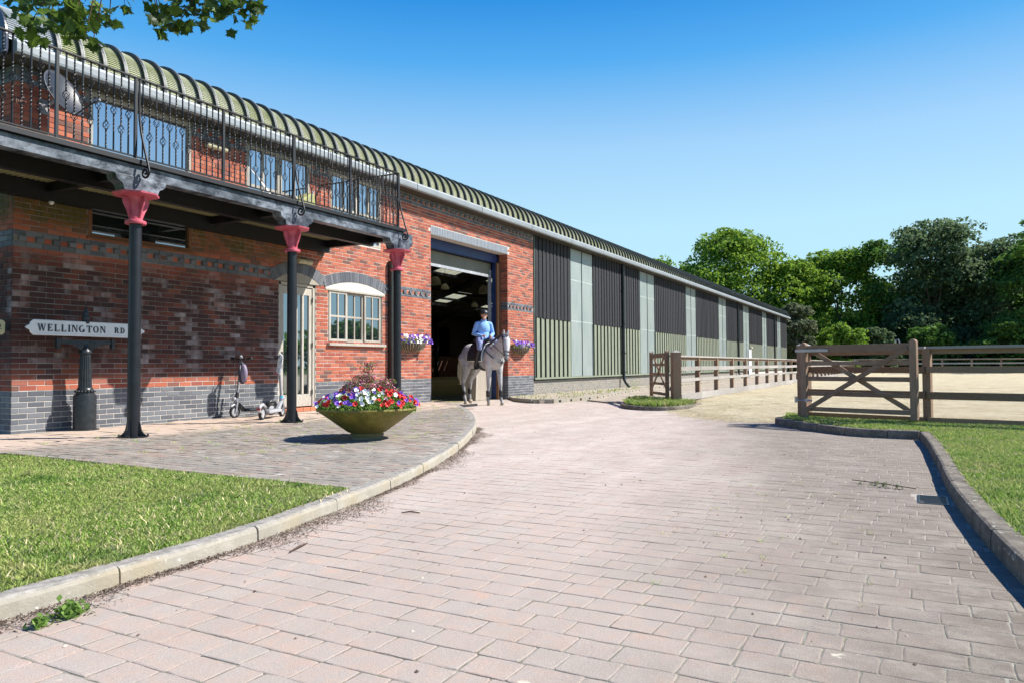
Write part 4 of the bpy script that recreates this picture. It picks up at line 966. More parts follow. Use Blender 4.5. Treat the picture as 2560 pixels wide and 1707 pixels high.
# things standing on the balcony
t=empty('satellite_dish',(5.93,-.42,4.80),label='grey satellite dish on the brick pier at the left end of the balcony',cat='satellite dish')
nrm=Vector((.30,-.86,.40)).normalized(); Q=nrm.to_track_quat('Z','Y').to_matrix().to_4x4()
prof_=[(0.001,0),(.1,.006),(.2,.024),(.29,.05),(.335,.067),(.338,.062),(.29,.042),(.2,.016),(.1,-.002),(.001,-.006)]
MB().lathe(prof_,n=32,cap=False,M=Q).build('reflector',M_dish,t,smooth=True)
a=Q@Vector((.05,-.33,.04)); b=Q@Vector((.16,-.22,.42)); mb=MB(); mb.tube([a,b],.011,8); mb.build('feed_arm',M_iron,t)
MB().tube([b,b-Q.to_3x3()@Vector((.0,.0,.09))],[.028,.034],10).build('receiver',M_grey,t)
mb=MB(); mb.tube([Q@Vector((0,0,-.01)),(0.0,.30,-.1),(0,.42,-.1)],.02,8); mb.box(-.07,.07,.40,.418,-.2,0); mb.build('wall_bracket',M_grey,t)
t=empty('deckchair',(9.2,-.85,3.67),-1.0,label='white deckchair with a narrow curved back on the balcony beside the glazed doors',cat='chair')
M_canvas=simple('cream_canvas',(.74,.72,.62),.7,var=.06,bump=.05); M_ochre=simple('faded_olive_canvas',(.36,.36,.14),.8,var=.1)
bk=[(-.30,.84,.04),(-.22,.76,.08),(-.12,.64,.13),(0,.48,.16),(.10,.34,.15),(.18,.24,.12)]
vs=[]
for x,z,w_ in bk: vs+=[(x,-w_,z),(x,w_,z),(x+.02,-w_,z-.01),(x+.02,w_,z-.01)]
fs=[(i*4,i*4+1,i*4+5,i*4+4) for i in range(5)]+[(i*4+2,i*4+6,i*4+7,i*4+3) for i in range(5)]+[(i*4,i*4+4,i*4+6,i*4+2) for i in range(5)]+[(i*4+1,i*4+3,i*4+7,i*4+5) for i in range(5)]
MB().add(vs,fs).build('back',M_canvas,t,smooth=True)
MB().prism([(.14,.25),(.55,.30),(.56,.28),(.15,.22)],-.2,.2,'y').build('seat',M_canvas,t)
mb=MB()
for s in (-.21,.21): mb.tube([(-.15,s,.75),(.12,s,.25),(.45,s,.01)],.012,6); mb.tube([(.55,s,.29),(.2,s,.01)],.012,6)
mb.build('frame',M_grey,t)
t=empty('folding_seat',(10.12,-.75,3.67),label='olive canvas seat on the balcony between the two glazed doors',cat='seat')
MB().prism([(-.3,.30),(.2,.60),(.26,.22),(-.18,.12)],-.2,.15,'y').build('canvas',M_ochre,t,bevel=.02)
mb=MB()
for s in (-.2,.15): mb.tube([(.2,s,.62),(-.2,s,.01)],.011,6); mb.tube([(-.25,s,.3),(.25,s,.01)],.011,6)
mb.build('frame',M_grey,t); MB().sphere((.3,-.1,.28),.05,sc=(1,.6,1)).build('knob',M_canvas,t,smooth=True)
# ============================================================ STREET SIGNS
def glyph(mb,ch,x,z,h,y0,y1):
    t=.2*h; th=.075*h; s=.1*h
    def B(a,b,c,d): mb.box(x+a,x+b,y0,y1,z+c,z+d)
    def serif(a,w_,top): B(a-s*.55,a+w_+s*.55,(h-th*.8) if top else 0,h if top else th*.8)
    def pr(pts): mb.prism([(x+p,z+q) for p,q in pts],y0,y1,'y')
    def ring(cx,w_,a0,a1,ri=.5):
        n=14; o=[];i=[]
        for k_ in range(n+1):
            a=R(a0+(a1-a0)*k_/n); o.append((x+cx+w_*math.cos(a),z+h/2+h/2*math.sin(a))); i.append((x+cx+(w_-t)*math.cos(a),z+h/2+(h/2-th)*math.sin(a)))
        for k_ in range(n): mb.prism([o[k_],o[k_+1],i[k_+1],i[k_]],y0,y1,'y')
    if ch=='I': B(s,s+t,0,h); serif(s,t,1); serif(s,t,0); return t+2*s
    if ch=='L': B(s,s+t,0,h); serif(s,t,1); serif(s,t,0); B(s,s+.62*h,0,th); B(s+.55*h,s+.62*h,0,.3*h); return .72*h+s
    if ch=='E': B(s,s+t,0,h); serif(s,t,1); serif(s,t,0); B(s,s+.6*h,0,th); B(s+.53*h,s+.6*h,0,.26*h); B(s,s+.56*h,h-th,h); B(s+.5*h,s+.56*h,h*.76,h); B(s,s+.4*h,h*.47,h*.47+th); B(s+.35*h,s+.4*h,h*.38,h*.63); return .7*h+s
    if ch=='T': B(.33*h,.33*h+t,0,h); serif(.33*h,t,0); B(.03*h,.83*h,h-th,h); B(.03*h,.1*h,h*.72,h); B(.76*h,.83*h,h*.72,h); return .86*h
    if ch=='N': B(s,s+th,0,h); B(.72*h,.72*h+th,0,h); pr([(s,h),(s+t*1.1,h),(.72*h+th,0),(.72*h-.03*h,0)]); serif(s,th,1); serif(s,th,0); serif(.72*h,th,1); return .92*h
    if ch=='W':
        pr([(0,h),(t,h),(.36*h,0),(.26*h,0)]); pr([(.48*h,h),(.54*h,h),(.36*h,0),(.30*h,0)]); pr([(.44*h,h),(.44*h+t,h),(.80*h,0),(.70*h,0)]); pr([(.98*h,h),(1.04*h,h),(.80*h,0),(.74*h,0)]); B(-s*.3,t+s*.4,h-th*.8,h); B(.40*h,.68*h,h-th*.8,h); B(.92*h,1.1*h,h-th*.8,h); return 1.15*h
    if ch=='O': ring(.42*h,.42*h,0,360); return .9*h
    if ch=='G': ring(.42*h,.42*h,55,335); B(.64*h,.64*h+t*.9,.05*h,.44*h); B(.55*h,.92*h,.44*h-th*.8,.44*h); return .98*h
    if ch=='D': B(s,s+t,0,h); ring(.34*h,.48*h,-90,90); B(0,.36*h,0,th); B(0,.36*h,h-th,h); return .92*h
    if ch=='R':
        B(s,s+t,0,h); serif(s,t,0); B(0,.42*h,h-th,h); B(s,.42*h,h*.48,h*.48+th); n=8; o=[];i=[]
        for k_ in range(n+1):
            a=R(-90+180*k_/n); o.append((x+.40*h+.30*h*math.cos(a),z+h*.74+.26*h*math.sin(a))); i.append((x+.40*h+(.30*h-t)*math.cos(a),z+h*.74+(.26*h-th)*math.sin(a)))
        for k_ in range(n): mb.prism([o[k_],o[k_+1],i[k_+1],i[k_]],y0,y1,'y')
        pr([(.36*h,.5*h),(.36*h+t,.5*h),(.84*h,0),(.84*h-t,0)]); B(.6*h,.92*h,0,th*.8); return .95*h
    return .5*h
def text(mb,s,x,z,h,y0,y1,sp=.14):
    for ch in s:
        if ch==' ': x+=.9*h; continue
        x+=glyph(mb,ch,x,z,h,y0,y1)+sp*h
    return x
sg=empty('street_name_sign',(6.41,-.28,.12),label='white WELLINGTON RD street sign on a black cast-iron pedestal against the brick wall',cat='sign')
mb=MB(); mb.lathe([(.19,0),(.19,.014),(.15,.02),(.15,.47),(.145,.50),(.12,.52),(.118,.54)],n=32); mb.build('pedestal',M_iron,sg,auto=40)
mb=MB()
for i in range(18): a=i*2*PI/18; mb.sphere((.125*math.cos(a),.125*math.sin(a),.555),.017,8,6)
mb.lathe([(.112,.535),(.112,.575),(.10,.60),(.088,.61)],n=28); mb.build('beaded_collar',M_iron,sg,smooth=True)
n=48; vs=[];zz=[.60,1.10]
for zi,(z,r0) in enumerate(((.60,.090),(1.10,.066))):
    for q in range(n): a=2*PI*q/n; r=r0*(1-.10*(q%3==0)); vs.append((r*math.cos(a),r*math.sin(a),z))
MB().add(vs,[(q,(q+1)%n,n+(q+1)%n,n+q) for q in range(n)]).build('fluted_shaft',M_iron,sg)
mb=MB(); mb.lathe([(.07,1.09),(.082,1.10),(.08,1.13),(.065,1.15),(.05,1.17),(.04,1.22)],n=24); mb.build('neck_collar',M_iron,sg,auto=40)
pts=[(-.40,1.285),(-.40,1.235),(-.38,1.23),(-.25,1.22),(-.15,1.19),(-.08,1.14),(-.05,1.10),(.05,1.10),(.08,1.14),(.15,1.19),(.25,1.22),(.38,1.23),(.40,1.235),(.40,1.285)]
mb=MB()
for i in range(len(pts)//2-1):
    a=pts[i];b=pts[i+1]; c=(b[0],1.285); d_=(a[0],1.285); mb.prism([a,b,c,d_],-.022,-.004,'y'); mb.prism([(-a[0],a[1]),(-b[0],b[1]),(-b[0],1.285),(-a[0],1.285)],-.022,-.004,'y')
mb.box(-.05,.05,-.022,-.004,1.1,1.285); 
for s in (-1,1): mb.box(s*.40-.025,s*.40+.025,-.035,.02,1.17,1.30); mb.sphere((s*.40,-.01,1.165),.022,8,6)
br=mb.build('bracket',M_iron,sg)
mb=MB()
for s in (-1,1):
    for q,(xx,rr) in enumerate(((.07,.024),(.13,.017),(.19,.011),(.24,.008))): mb.prism([(s*xx-rr,1.25),(s*xx,1.25+rr),(s*xx+rr,1.25),(s*xx,1.25-rr)],-.026,-.023,'y')
mb.build('pierced_diamond',M_black,br)
mb=MB(); mb.lathe([(.03,1.50),(.055,1.53),(.05,1.56),(.04,1.575),(.055,1.60),(.05,1.625),(.036,1.64),(.044,1.66),(.036,1.685),(.024,1.70),(.03,1.715),(.012,1.74),(.0,1.80)],n=16); mb.build('finial',M_iron,sg,smooth=True)
def letters(s,x,z,h,y,parent,sp=.14):
    for ch in s:
        if ch==' ': x+=.9*h; continue
        mb=MB(); w_=glyph(mb,ch,x,z,h,y-.019,y-.0125); mb.build('letter',M_black,parent); x+=w_+sp*h
def sign_board(parent,x0,x1,z0,z1,y,mat,txts,rev=None):
    h=z1-z0; c=(z0+z1)/2
    def outl(i): return [(x0+.06+i,z0+i),(x1-.06-i,z0+i),(x1-.02-i,z0+.035+i*.5),(x1-.012-i,c-.035),(x1+.025-i,c-.02),(x1+.045-i,c),(x1+.025-i,c+.02),(x1-.012-i,c+.035),(x1-.02-i,z1-.035-i*.5),(x1-.06-i,z1-i),(x0+.06+i,z1-i),(x0+.02+i,z1-.035-i*.5),(x0+.012+i,c+.035),(x0-.025+i,c+.02),(x0-.045+i,c),(x0-.025+i,c-.02),(x0+.012+i,c-.035),(x0+.02+i,z0+.035+i*.5)]
    mb=MB(); mb.prism(outl(0),y-.012,y+.012,'y'); bo=mb.build('board',mat,parent,bevel=.003)
    mb=MB(); 
    for (a,b,c_,d_) in ((x0+.05,x1-.05,z0+.012,z0+.019),(x0+.05,x1-.05,z1-.019,z1-.012)): mb.box(a,b,y-.0165,y-.011,c_,d_)
    mb.build('raised_border',mat,bo)
    for s,x,z,hh in txts: letters(s,x,z,hh,y,bo)
    return bo
h_=.098; tmp=MB(); wW=text(tmp,'WELLINGTON',0,0,h_,0,.01); 
sign_board(sg,-.80,.86,1.335,1.545,-.03,M_white,[('WELLINGTON',-.69,1.39,h_),('RD',.405,1.395,.085)])
s2=empty('street_name_sign',(5.5,.06,1.46),label='cream street sign at the far left, on the shaded end wall',cat='sign')
mb=MB(); mb.prism([(-1.5,0),(-.03,0),(0,.03),(0,.17),(-.03,.2),(-1.5,.2)],-.012,.012,'y'); s2b=mb.build('board',M_cream,s2,bevel=.006)
letters('R',-.20,.045,.10,0,s2b); letters('D',-.095,.095,.05,0,s2b); MB().box(-.09,-.045,-.019,-.0125,.075,.083).build('underline',M_black,s2b)
MB().box(-.02,.06,-.01,.01,.05,.15).build('bracket',M_iron,s2)
# ============================================================ SCOOTERS
def scooter(loc,rz,label,mbody,mdeck,folded=False,clamp=None,lean=0):
    t=empty('electric_scooter',loc,rz,label=label,cat='scooter',group='electric scooters parked against the brick wall'); t.rotation_euler=(lean,0,rz)
    def wheel(x,r_=.105):
        MX=Matrix.Rotation(R(90),4,'X')
        w_=MB().lathe([(r_*.72,-.022),(r_*.95,-.024),(r_,-.01),(r_,.01),(r_*.95,.024),(r_*.72,.022)],n=28,cap=False,M=MX).build('wheel',M_rubber,t,auto=40,loc=(x,0,r_))
        mb=MB(); mb.lathe([(.0,-.016),(r_*.35,-.018),(r_*.73,-.014),(r_*.73,.014),(r_*.35,.018),(0,.016)],n=24,cap=False,M=MX); mb.build('hub',M_lgrey,w_,auto=40)
    wheel(.42); wheel(-.42)
    mb=MB(); mb.box(-.30,.22,-.085,.085,.10,.15); mb.prism([(.20,.10),(.24,.10),(.40,.26),(.37,.30),(.20,.155)],-.035,.035,'y'); mb.build('deck',mdeck,t,bevel=.015)
    MB().box(-.28,.20,-.07,.07,.151,.156).build('grip_mat',M_rubber if not folded else M_lgrey,t)
    mb=MB(); mb.tube([(-.46+.0,0,.10),(-.54,0,.17),(-.50,0,.235),(-.40,0,.255),(-.30,0,.20)],.03,8,sq=1.0); mb.build('rear_mudguard',mdeck,t,smooth=True)
    MB().box(-.565,-.548,-.03,.03,.17,.205).build('tail_light',simple('red_reflector',(.35,.01,.01),.3),t)
    mb=MB(); 
    for s in (-.035,.035): mb.bar((.42,s,.105),(.385,s,.29),.012,.03)
    mb.tube([(.40,0,.26),(.37,0,.33)],.035,10); mb.tube([(.30,0,.20),(.36,0,.235),(.43,0,.235),(.50,0,.20)],.018,6); mb.build('fork',mbody,t,auto=50)
    p0=Vector((.385,0,.30)); p1=Vector((.28,0,1.02))
    MB().tube([p0,p0.lerp(p1,.97)],.021,12).build('stem',mbody,t,auto=50)
    if clamp: MB().tube([p0.lerp(p1,.03),p0.lerp(p1,.10)],.034,12).build('folding_clamp',clamp,t); MB().tube([p0.lerp(p1,.7),p0.lerp(p1,.76)],.030,12).build('height_clamp',clamp,t)
    else: MB().tube([p0.lerp(p1,.08),p0.lerp(p1,.2)],.032,12).build('folding_clamp',M_rubber,t)
    mb=MB(); mb.tube([p1+Vector((0,-.25,.03)),p1+Vector((0,-.1,.01)),p1+Vector((0,.1,.01)),p1+Vector((0,.25,.03))],.012,8); mb.build('handlebar',M_rubber,t)
    for s in (-1,1): 
        MB().tube([p1+Vector((0,s*.16,.018)),p1+Vector((0,s*.26,.03))],.02,10).build('grip',M_rubber,t); MB().tube([p1+Vector((.01,s*.13,.02)),p1+Vector((.05,s*.15,-.0)),p1+Vector((.055,s*.22,-.01))],.006,6).build('brake_lever',M_iron,t)
    MB().tube([p1+Vector((-.02,-.03,.03)),p1+Vector((.04,.03,.05))],.03,8).build('display',M_grey,t,smooth=True)
    MB().tube([p0.lerp(p1,.04)+Vector((.03,0,0)),p0.lerp(p1,.04)+Vector((.085,0,0))],[.028,.034],12).build('headlight',M_lgrey,t)
    mb=MB(); 
    for s in (-.03,.03): mb.tube([p1+Vector((.03,s,.01)),p1.lerp(p0,.3)+Vector((.06,s*1.4,0)),p1.lerp(p0,.75)+Vector((.03,s,0)),p0+Vector((.09,s*1.5,.05)),p0+Vector((-.02,s,-.05)),(.25,s*.5,.15)],.004,5,cap=False)
    mb.build('cable',M_black,t)
    return t
scooter((9.50,-.28,.12),PI,'grey electric scooter leaning by the wall with a lilac bag on its handlebar',M_grey,M_iron)
t=empty('handlebar_bag',(9.13,-.42,.0),0,label='lilac and black oval bag hanging from the handlebar of the left scooter',cat='bag')
mb=MB(); mb.sphere((0,0,.90),.1,16,12,sc=(.62,1.0,1.72)); mb.build('bag_shell',M_bag,t,smooth=True)
MB().tube([(-.064,0,1.05),(-.072,0,.9),(-.060,0,.76),(0,0,.727),(.060,0,.76),(.072,0,.9),(.064,0,1.05),(0,0,1.075),(-.064,0,1.05)],.018,8).build('rim',M_black,t,smooth=True)
MB().tube([(-.02,0,1.06),(.0,.04,1.15),(.02,0,1.06)],.008,6).build('strap',M_black,t)
scooter((9.33,-.93,.12),math.atan2(.34,.78),'silver electric scooter with light blue clamps and a white lock, beside the black column',M_grey,M_lgrey,True,M_ltblue)
t=empty('cable_lock',(9.56,-.83,1.0),label='white and green cable lock wound round the handlebar of the right scooter',cat='lock')
mb=MB()
for q in range(5):
    pts=[]; ph=rnd.uniform(0,1)
    for i in range(14): a=i/13*2*PI; pts.append((.03*math.cos(a)+rnd.uniform(-.01,.01),-.06+q*.012+.03*math.sin(a),.0+.17*math.cos(a)+ .04+q*.01))
    mb.tube(pts,.007,6)
mb.build('cable',M_white,t)
# ============================================================ PLANTER & BASKETS
def petunia(mat,r=.034):
    mb=MB(); vs=[(0,0,-.012)]; n=10
    for i in range(n): a=2*PI*i/n; rr=r*(1 if i%2==0 else .84); vs.append((rr*.5*math.cos(a),rr*.5*math.sin(a),.004)); 
    for i in range(n): a=2*PI*i/n; rr=r*(1 if i%2==0 else .86); vs.append((rr*math.cos(a),rr*math.sin(a),.010+(.005 if i%2 else -.004)))
    fs=[(0,1+i,1+(i+1)%n) for i in range(n)]+[(1+i,1+n+i,1+n+(i+1)%n,1+(i+1)%n) for i in range(n)]
    me=MB().add(vs,fs).mesh('blossom',fix=False); me.materials.append(mat); return me
PET={'r':petunia(M_pr,.04),'w':petunia(M_pw),'v':petunia(M_pv),'d':petunia(M_pd,.03),'l':petunia(M_pl,.028),'p':petunia(M_pp,.018)}
def foliage(name,samp,n,mat,parent,size=(.018,.035),asp=.55,kind='stuff'):
    V=[];F=[]
    for i in range(n):
        p=Vector(samp()); s=rnd.uniform(*size); e=Euler((rnd.uniform(-1,1),rnd.uniform(-1,1),rnd.uniform(0,6.3))).to_matrix(); b=len(V)
        for q in ((-s,0,0),(0,-s*asp,.12*s),(s,0,0),(0,s*asp,.12*s)): V.append(tuple(p+e@Vector(q)))
        F.append((b,b+1,b+2,b+3))
    return np_obj(name,V,F,mat,parent,kind)
pl=empty('flower_planter',(7.33,-4.70,.103),label='olive conical concrete bowl overflowing with red, white and purple flowers',cat='planter')
MB().lathe([(.195,0),(.20,.03),(.215,.05),(.20,.07),(.24,.085),(.60,.345),(.625,.365),(.62,.385),(.59,.385),(.56,.36)],n=56).build('bowl',M_olive,pl,auto=35)
MB().lathe([(.0,.30),(.585,.35),(.0,.42)],n=24,cap=False).build('soil',simple('potting_soil',(.035,.025,.018),1),pl)
def dome(rmax=.62):
    a=rnd.uniform(0,6.3); r=rmax*math.sqrt(rnd.random()); z=.38+.19*(1-(r/.66)**2)*rnd.uniform(.3,1.1)+rnd.uniform(-.02,.05)
    if r>.55: z-=rnd.uniform(0,.06)
    return (r*math.cos(a),r*math.sin(a),z)
foliage('leaves',dome,7500,M_plant,pl,(.010,.026))
for i in range(270):
    a=rnd.uniform(0,6.3); r=.66*math.sqrt(rnd.uniform(.06,1)); x,y=r*math.cos(a),r*math.sin(a); z=.41+.19*(1-(r/.66)**2)+rnd.uniform(.0,.05)
    cr=x*.48-y*.877; cf=x*.877+y*.48   # sideways / depth as seen from the lawn
    q=rnd.random()
    if cr>.52: c='v' if q<.6 else 'r'
    elif cr>.24: c='r' if q<.75 else ('w' if q<.9 else 'v')
    elif cr>-.05: c='w' if q<.72 else ('v' if q<.8 else 'r')
    elif cr>-.42: c=('v' if q<.55 else ('w' if q<.7 else ('d' if q<.84 else 'r'))) if cf<.0 else ('r' if q<.4 else 'w')
    else: c='r' if q<.3 else ('w' if q<.6 else 'v')
    if q>.97: c='d'
    o=bpy.data.objects.new('blossom',PET[c]); link(o,pl); o.location=(x,y,z)
    out=Vector((x*1.6+rnd.uniform(-.8,.8),y*1.6+rnd.uniform(-.8,.8),.7+rnd.uniform(-.5,.4))); out+=Vector((-.35,-.45,0)); o.rotation_euler=out.to_track_quat('Z','Y').to_euler(); s=rnd.uniform(.62,1.0); o.scale=(s,s,s)
def spires():
    c=rnd.choice(((.08,.05,.95),(.05,.0,.8),(-.12,.1,.74),(.22,-.12,.74),(-.02,0,.66),(.12,-.1,.68),(-.18,.14,.64),(.30,-.16,.62),(.0,.12,.78),(.15,.1,.74),(-.06,-.08,.70),(.28,-.02,.72),(-.24,.0,.60),(.2,.2,.66)))
    return (c[0]+rnd.gauss(0,.05),c[1]+rnd.gauss(0,.05),c[2]-abs(rnd.gauss(0,.10)))
foliage('tall_plant_leaves',spires,2800,M_plant,pl,(.008,.018))
foliage('pink_florets',spires,4600,M_pp,pl,(.006,.014),.8)
mb=MB()
for c in ((.08,.05,.95),(-.12,.1,.74),(.22,-.12,.74),(.12,-.1,.68),(-.18,.14,.64)): mb.tube([(c[0]*.3,c[1]*.3,.42),(c[0]*.8,c[1]*.8,(c[2]+.42)/2),(c[0],c[1],c[2])],.004,5)
mb.build('stems',M_twig,pl)
def basket(x,label):
    t=empty('wall_basket',(x,0,1.56),label=label,cat='flower basket',group='flower baskets on either side of the great doorway')
    W,Dp,H=.50,.24,.20; vs=[];n=16;m=7
    for j in range(m+1):
        for i in range(n+1):
            a=PI*i/n; f=math.cos(j/m*PI/2)**.6 if j<m else 0.02; vs.append((W*f*math.cos(a),-.005-Dp*f*math.sin(a),-H*math.sin(j/m*PI/2)))
    fs=[(j*(n+1)+i,(j+1)*(n+1)+i,(j+1)*(n+1)+i+1,j*(n+1)+i+1) for j in range(m) for i in range(n)]
    MB().add(vs,fs).build('coir_liner',simple('coir',(.12,.085,.05),1,scale=60,bump=.8),t)
    mb=MB()
    for i in range(0,n+1):
        a=PI*i/n; mb.tube([((W+.012)*(math.cos(q*PI/10)**.6 if q<5 else .02)*math.cos(a),-.01-(Dp+.012)*(math.cos(q*PI/10)**.6 if q<5 else .02)*math.sin(a),-(H+.01)*math.sin(q*PI/10)) for q in range(6)],.009,5)
    mb.tube([((W+.012)*math.cos(PI*i/n),-.01-(Dp+.012)*math.sin(PI*i/n),0) for i in range(n+1)],.008,5); mb.build('wire_bars',simple('basket_bars',(.30,.25,.18),.6),t,smooth=True)
    foliage('leaves',lambda:(rnd.uniform(-.52,.52),-rnd.uniform(.0,.26),rnd.uniform(-.02,.10)),900,M_plant,t,(.012,.024))
    for i in range(95):
        c=rnd.choice('ddvvvwl' if i<60 else 'ddvvwwl'); o=bpy.data.objects.new('blossom',PET[c]); link(o,t); o.location=(rnd.uniform(-.52,.52),-rnd.uniform(.05,.30),rnd.uniform(.0,.19)); s=rnd.uniform(.9,1.35); o.scale=(s,s,s)
        o.rotation_euler=Vector((rnd.uniform(-.7,.2),-1,rnd.uniform(-.1,.9))).to_track_quat('Z','Y').to_euler()
basket(14.58,'flower-filled wire basket on the brickwork left of the great doorway')
basket(20.18,'flower-filled wire basket on the brickwork right of the great doorway, behind the horse')
# dark bag behind the planter
t=empty('black_sack',(11.8,-.5,.12),label='rounded black sack on the paving just behind the flower planter',cat='sack'); 
MB().sphere((0,0,.26),.22,14,10,sc=(1.1,.8,1.3)).build('sack_body',M_rubber,t,smooth=True)
t=empty('folded_stand',(12.9,-.6,.12),label='white wire stand by the foot of the green drainpipe, behind the planter',cat='stand')
mb=MB(); mb.tube([(0,0,0),(-.1,0,.42),(.28,0,.30)],.012,6); mb.tube([(.3,0,0),(-.1,.05,.38),(.1,.1,0)],.012,6); mb.build('stand_frame',M_white,t)
# pale timber box by the doorway, behind the horse
t=empty('mounting_block',(18.62,.62,0),0,label='pale boarded wooden box standing in the doorway behind the horse',cat='box')
mb=MB(); mb.prism([(-.36,0),(.36,0),(.29,.98),(-.29,.98)],-.2,.2,'y'); mb.build('core',M_panelwood,t)
for i in range(5):
    a=-.355+i*.142; b=a+.138; f=.29/.36; MB().prism([(a,.01),(b,.01),(b*f,.985),(a*f,.985)],-.222,-.2,'y').build('board',M_panelwood,t)
# ============================================================ GATES AND FENCES
def gate(loc,ang,L,label,mirror=False):
    t=empty('field_gate',loc,ang,label=label,cat='gate',group='open timber gates at the arena entrance')
    zs=[(1.14,1.258),(.936,1.0),(.69,.76),(.455,.52),(.20,.27)]; 
    def top_round(w_,z,h,x): return [(x-w_/2,h),(x+w_/2,h)]+[(x+w_/2*math.cos(a),z-w_/2+w_/2*math.sin(a)) for a in np.linspace(0,PI,9)]
    for x,zt,z0,w_ in ((.05,1.31,.07,.10),(L-.05,1.315,.13,.10)):
        pts=[(x-w_/2,z0),(x+w_/2,z0)]+[(x+w_/2*math.cos(a),zt-w_/2+w_/2*math.sin(a)) for a in np.linspace(0,PI,9)]
        MB().prism(pts,-.04,.04,'y').build('stile',M_postwood,t,bevel=.004)
    for a,b in zs: MB().box(.101,L-.101,-.03,.02,a,b).build('rail',M_gatewood,t,bevel=.003)
    for (xa,za,xb,zb),y in (((.10,.22,L-.12,1.19),-.045),((.14,1.19,L-.10,.24),.034)):
        MB().bar((xa,y,za),(xb,y,zb),.02,.072).build('brace',M_gatewood,t,bevel=.002)
    mb=MB(); mb.box(-.08,.48,-.050,-.042,1.155,1.20); 
    for x in (.0,.2,.42): mb.lathe([(.008,0),(.008,.008)],(x,-.055,1.178),6)
    mb.build('hinge_strap',M_zinc,t)
    mb=MB(); mb.tube([(-.05,-.05,.37),(.2,-.05,.37)],.012,8); mb.box(-.09,-.06,-.07,-.03,.33,.43); mb.box(.08,.14,-.06,-.04,.345,.40); mb.build('bolt',M_zinc,t)
    mb=MB()
    for i in range(12):
        pass
    mb.tube([(L-.3,0,1.26),(L-.3,0,1.31),(L-.26,0,1.32),(L-.24,0,1.26)],.008,6); mb.build('latch',M_zinc,t)
    return t
gate((13.02,-9.12,.04),math.atan2(-1.68,-.64),1.8,'open timber five-bar gate standing in front of the near arena fence')
gl=gate((17.78,-5.42,.04),math.atan2(.94,1.58),1.84,'open timber gate at left of the arena entrance, seen nearly end-on')
def gpost(loc,ang,h,w_,label):
    t=empty('gate_post',loc,ang,label=label,cat='post',group='timber gate posts')
    MB().box(-w_/2,w_/2,-w_/2,w_/2,0,h).build('post',M_postwood,t,bevel=.006)
    MB().add([(-w_/2-.004,-w_/2-.004,h),(w_/2+.004,-w_/2-.004,h),(w_/2+.004,w_/2+.004,h),(-w_/2-.004,w_/2+.004,h),(0,0,h+.055)],[(0,1,4),(1,2,4),(2,3,4),(3,0,4),(0,3,2,1)]).build('cap',M_greywood,t)
gpost((17.53,-5.70,-.0),math.atan2(.94,1.58)+.12,1.30,.20,'thick square timber post holding the left arena gate')
gpost((13.36,-9.12,0),math.atan2(-1.68,-.64),1.31,.17,'square pale-topped post behind the left end of the near gate')
def fence(P,hs,label,rails,postw,off,mats,boardmat,capw=.13,board=None,spacing=None,group=None):
    t=empty('post_and_rail_fence',(P[0][0],P[0][1],0),label=label,cat='fence',group=group); O=Vector((P[0][0],P[0][1],0))
    for i,(x,y) in enumerate(P):
        if i>0 or spacing!='skipfirst': 
            a=math.atan2(P[min(i+1,len(P)-1)][1]-P[max(i-1,0)][1],P[min(i+1,len(P)-1)][0]-P[max(i-1,0)][0])
            M_=Matrix.Translation(Vector((x,y,0))-O)@Matrix.Rotation(a,4,'Z'); MB().box(-postw/2,postw/2,-postw/2,postw/2,-.05,hs-.042,M_).build('post',M_postwood,t,bevel=.004)
        if i<len(P)-1:
            a=Vector((x,y,0))-O; b=Vector((P[i+1][0],P[i+1][1],0))-O; d=(b-a).normalized(); n=Vector((-d.y,d.x,0))*off; g_=d*.006
            for z0,z1 in rails:
                j=rnd.uniform(-.008,.008); MB().bar(a+g_+n*(postw/2+.018)+Vector((0,0,(z0+z1)/2+j)),b-g_+n*(postw/2+.018)+Vector((0,0,(z0+z1)/2+rnd.uniform(-.008,.008))),.032,z1-z0).build('rail',mats,t,bevel=.003)
            MB().bar(a+g_+Vector((0,0,hs-.02)),b-g_+Vector((0,0,hs-.02)),capw,.038).build('top_rail',M_greywood,t,bevel=.003)
            MB().bar(a+g_+n*.0+Vector((0,0,hs-.075)),b-g_+Vector((0,0,hs-.075)),.045,.07).build('rail',M_gatewood,t)
            if board: MB().bar(a+g_+n*(postw/2+.02)+Vector((0,0,sum(board)/2)),b-g_+n*(postw/2+.02)+Vector((0,0,sum(board)/2)),.035,board[1]-board[0]).build('kickboard',boardmat,t,bevel=.003)
    return t
fence([(13.40,-9.22),(12.75,-10.93),(12.28,-12.9),(11.8,-14.9)],1.25,'near timber arena fence with three rails, running off the right edge',[(.855,.95),(.47,.58)],.11,-1,M_gatewood,M_gatewood,.15,(.02,.20),spacing='skipfirst')
Pf=[(17.69,-5.70)]+[(19.46+2.055*i,-5.72) for i in range(27)]
fence(Pf,1.23,'long silvered timber fence running along the barn beside the sand arena',[(.855,.96),(.59,.67)],.11,-1,M_greywood,M_greywood,.14,(.12,.29),spacing='skipfirst')
ff=[];a=Vector((73.9,-5.7)); b=Vector((86.5,-27)); L=(b-a).length; n=int(L/2.75)
for i in range(n+6): p=a+(b-a).normalized()*2.75*i; ff.append((p.x,p.y))
fence(ff,1.42,'low far timber fence closing the sand arena in front of the trees',[(.92,1.05)],.12,-1,M_greywood,M_greywood,.14,(.2,.5))
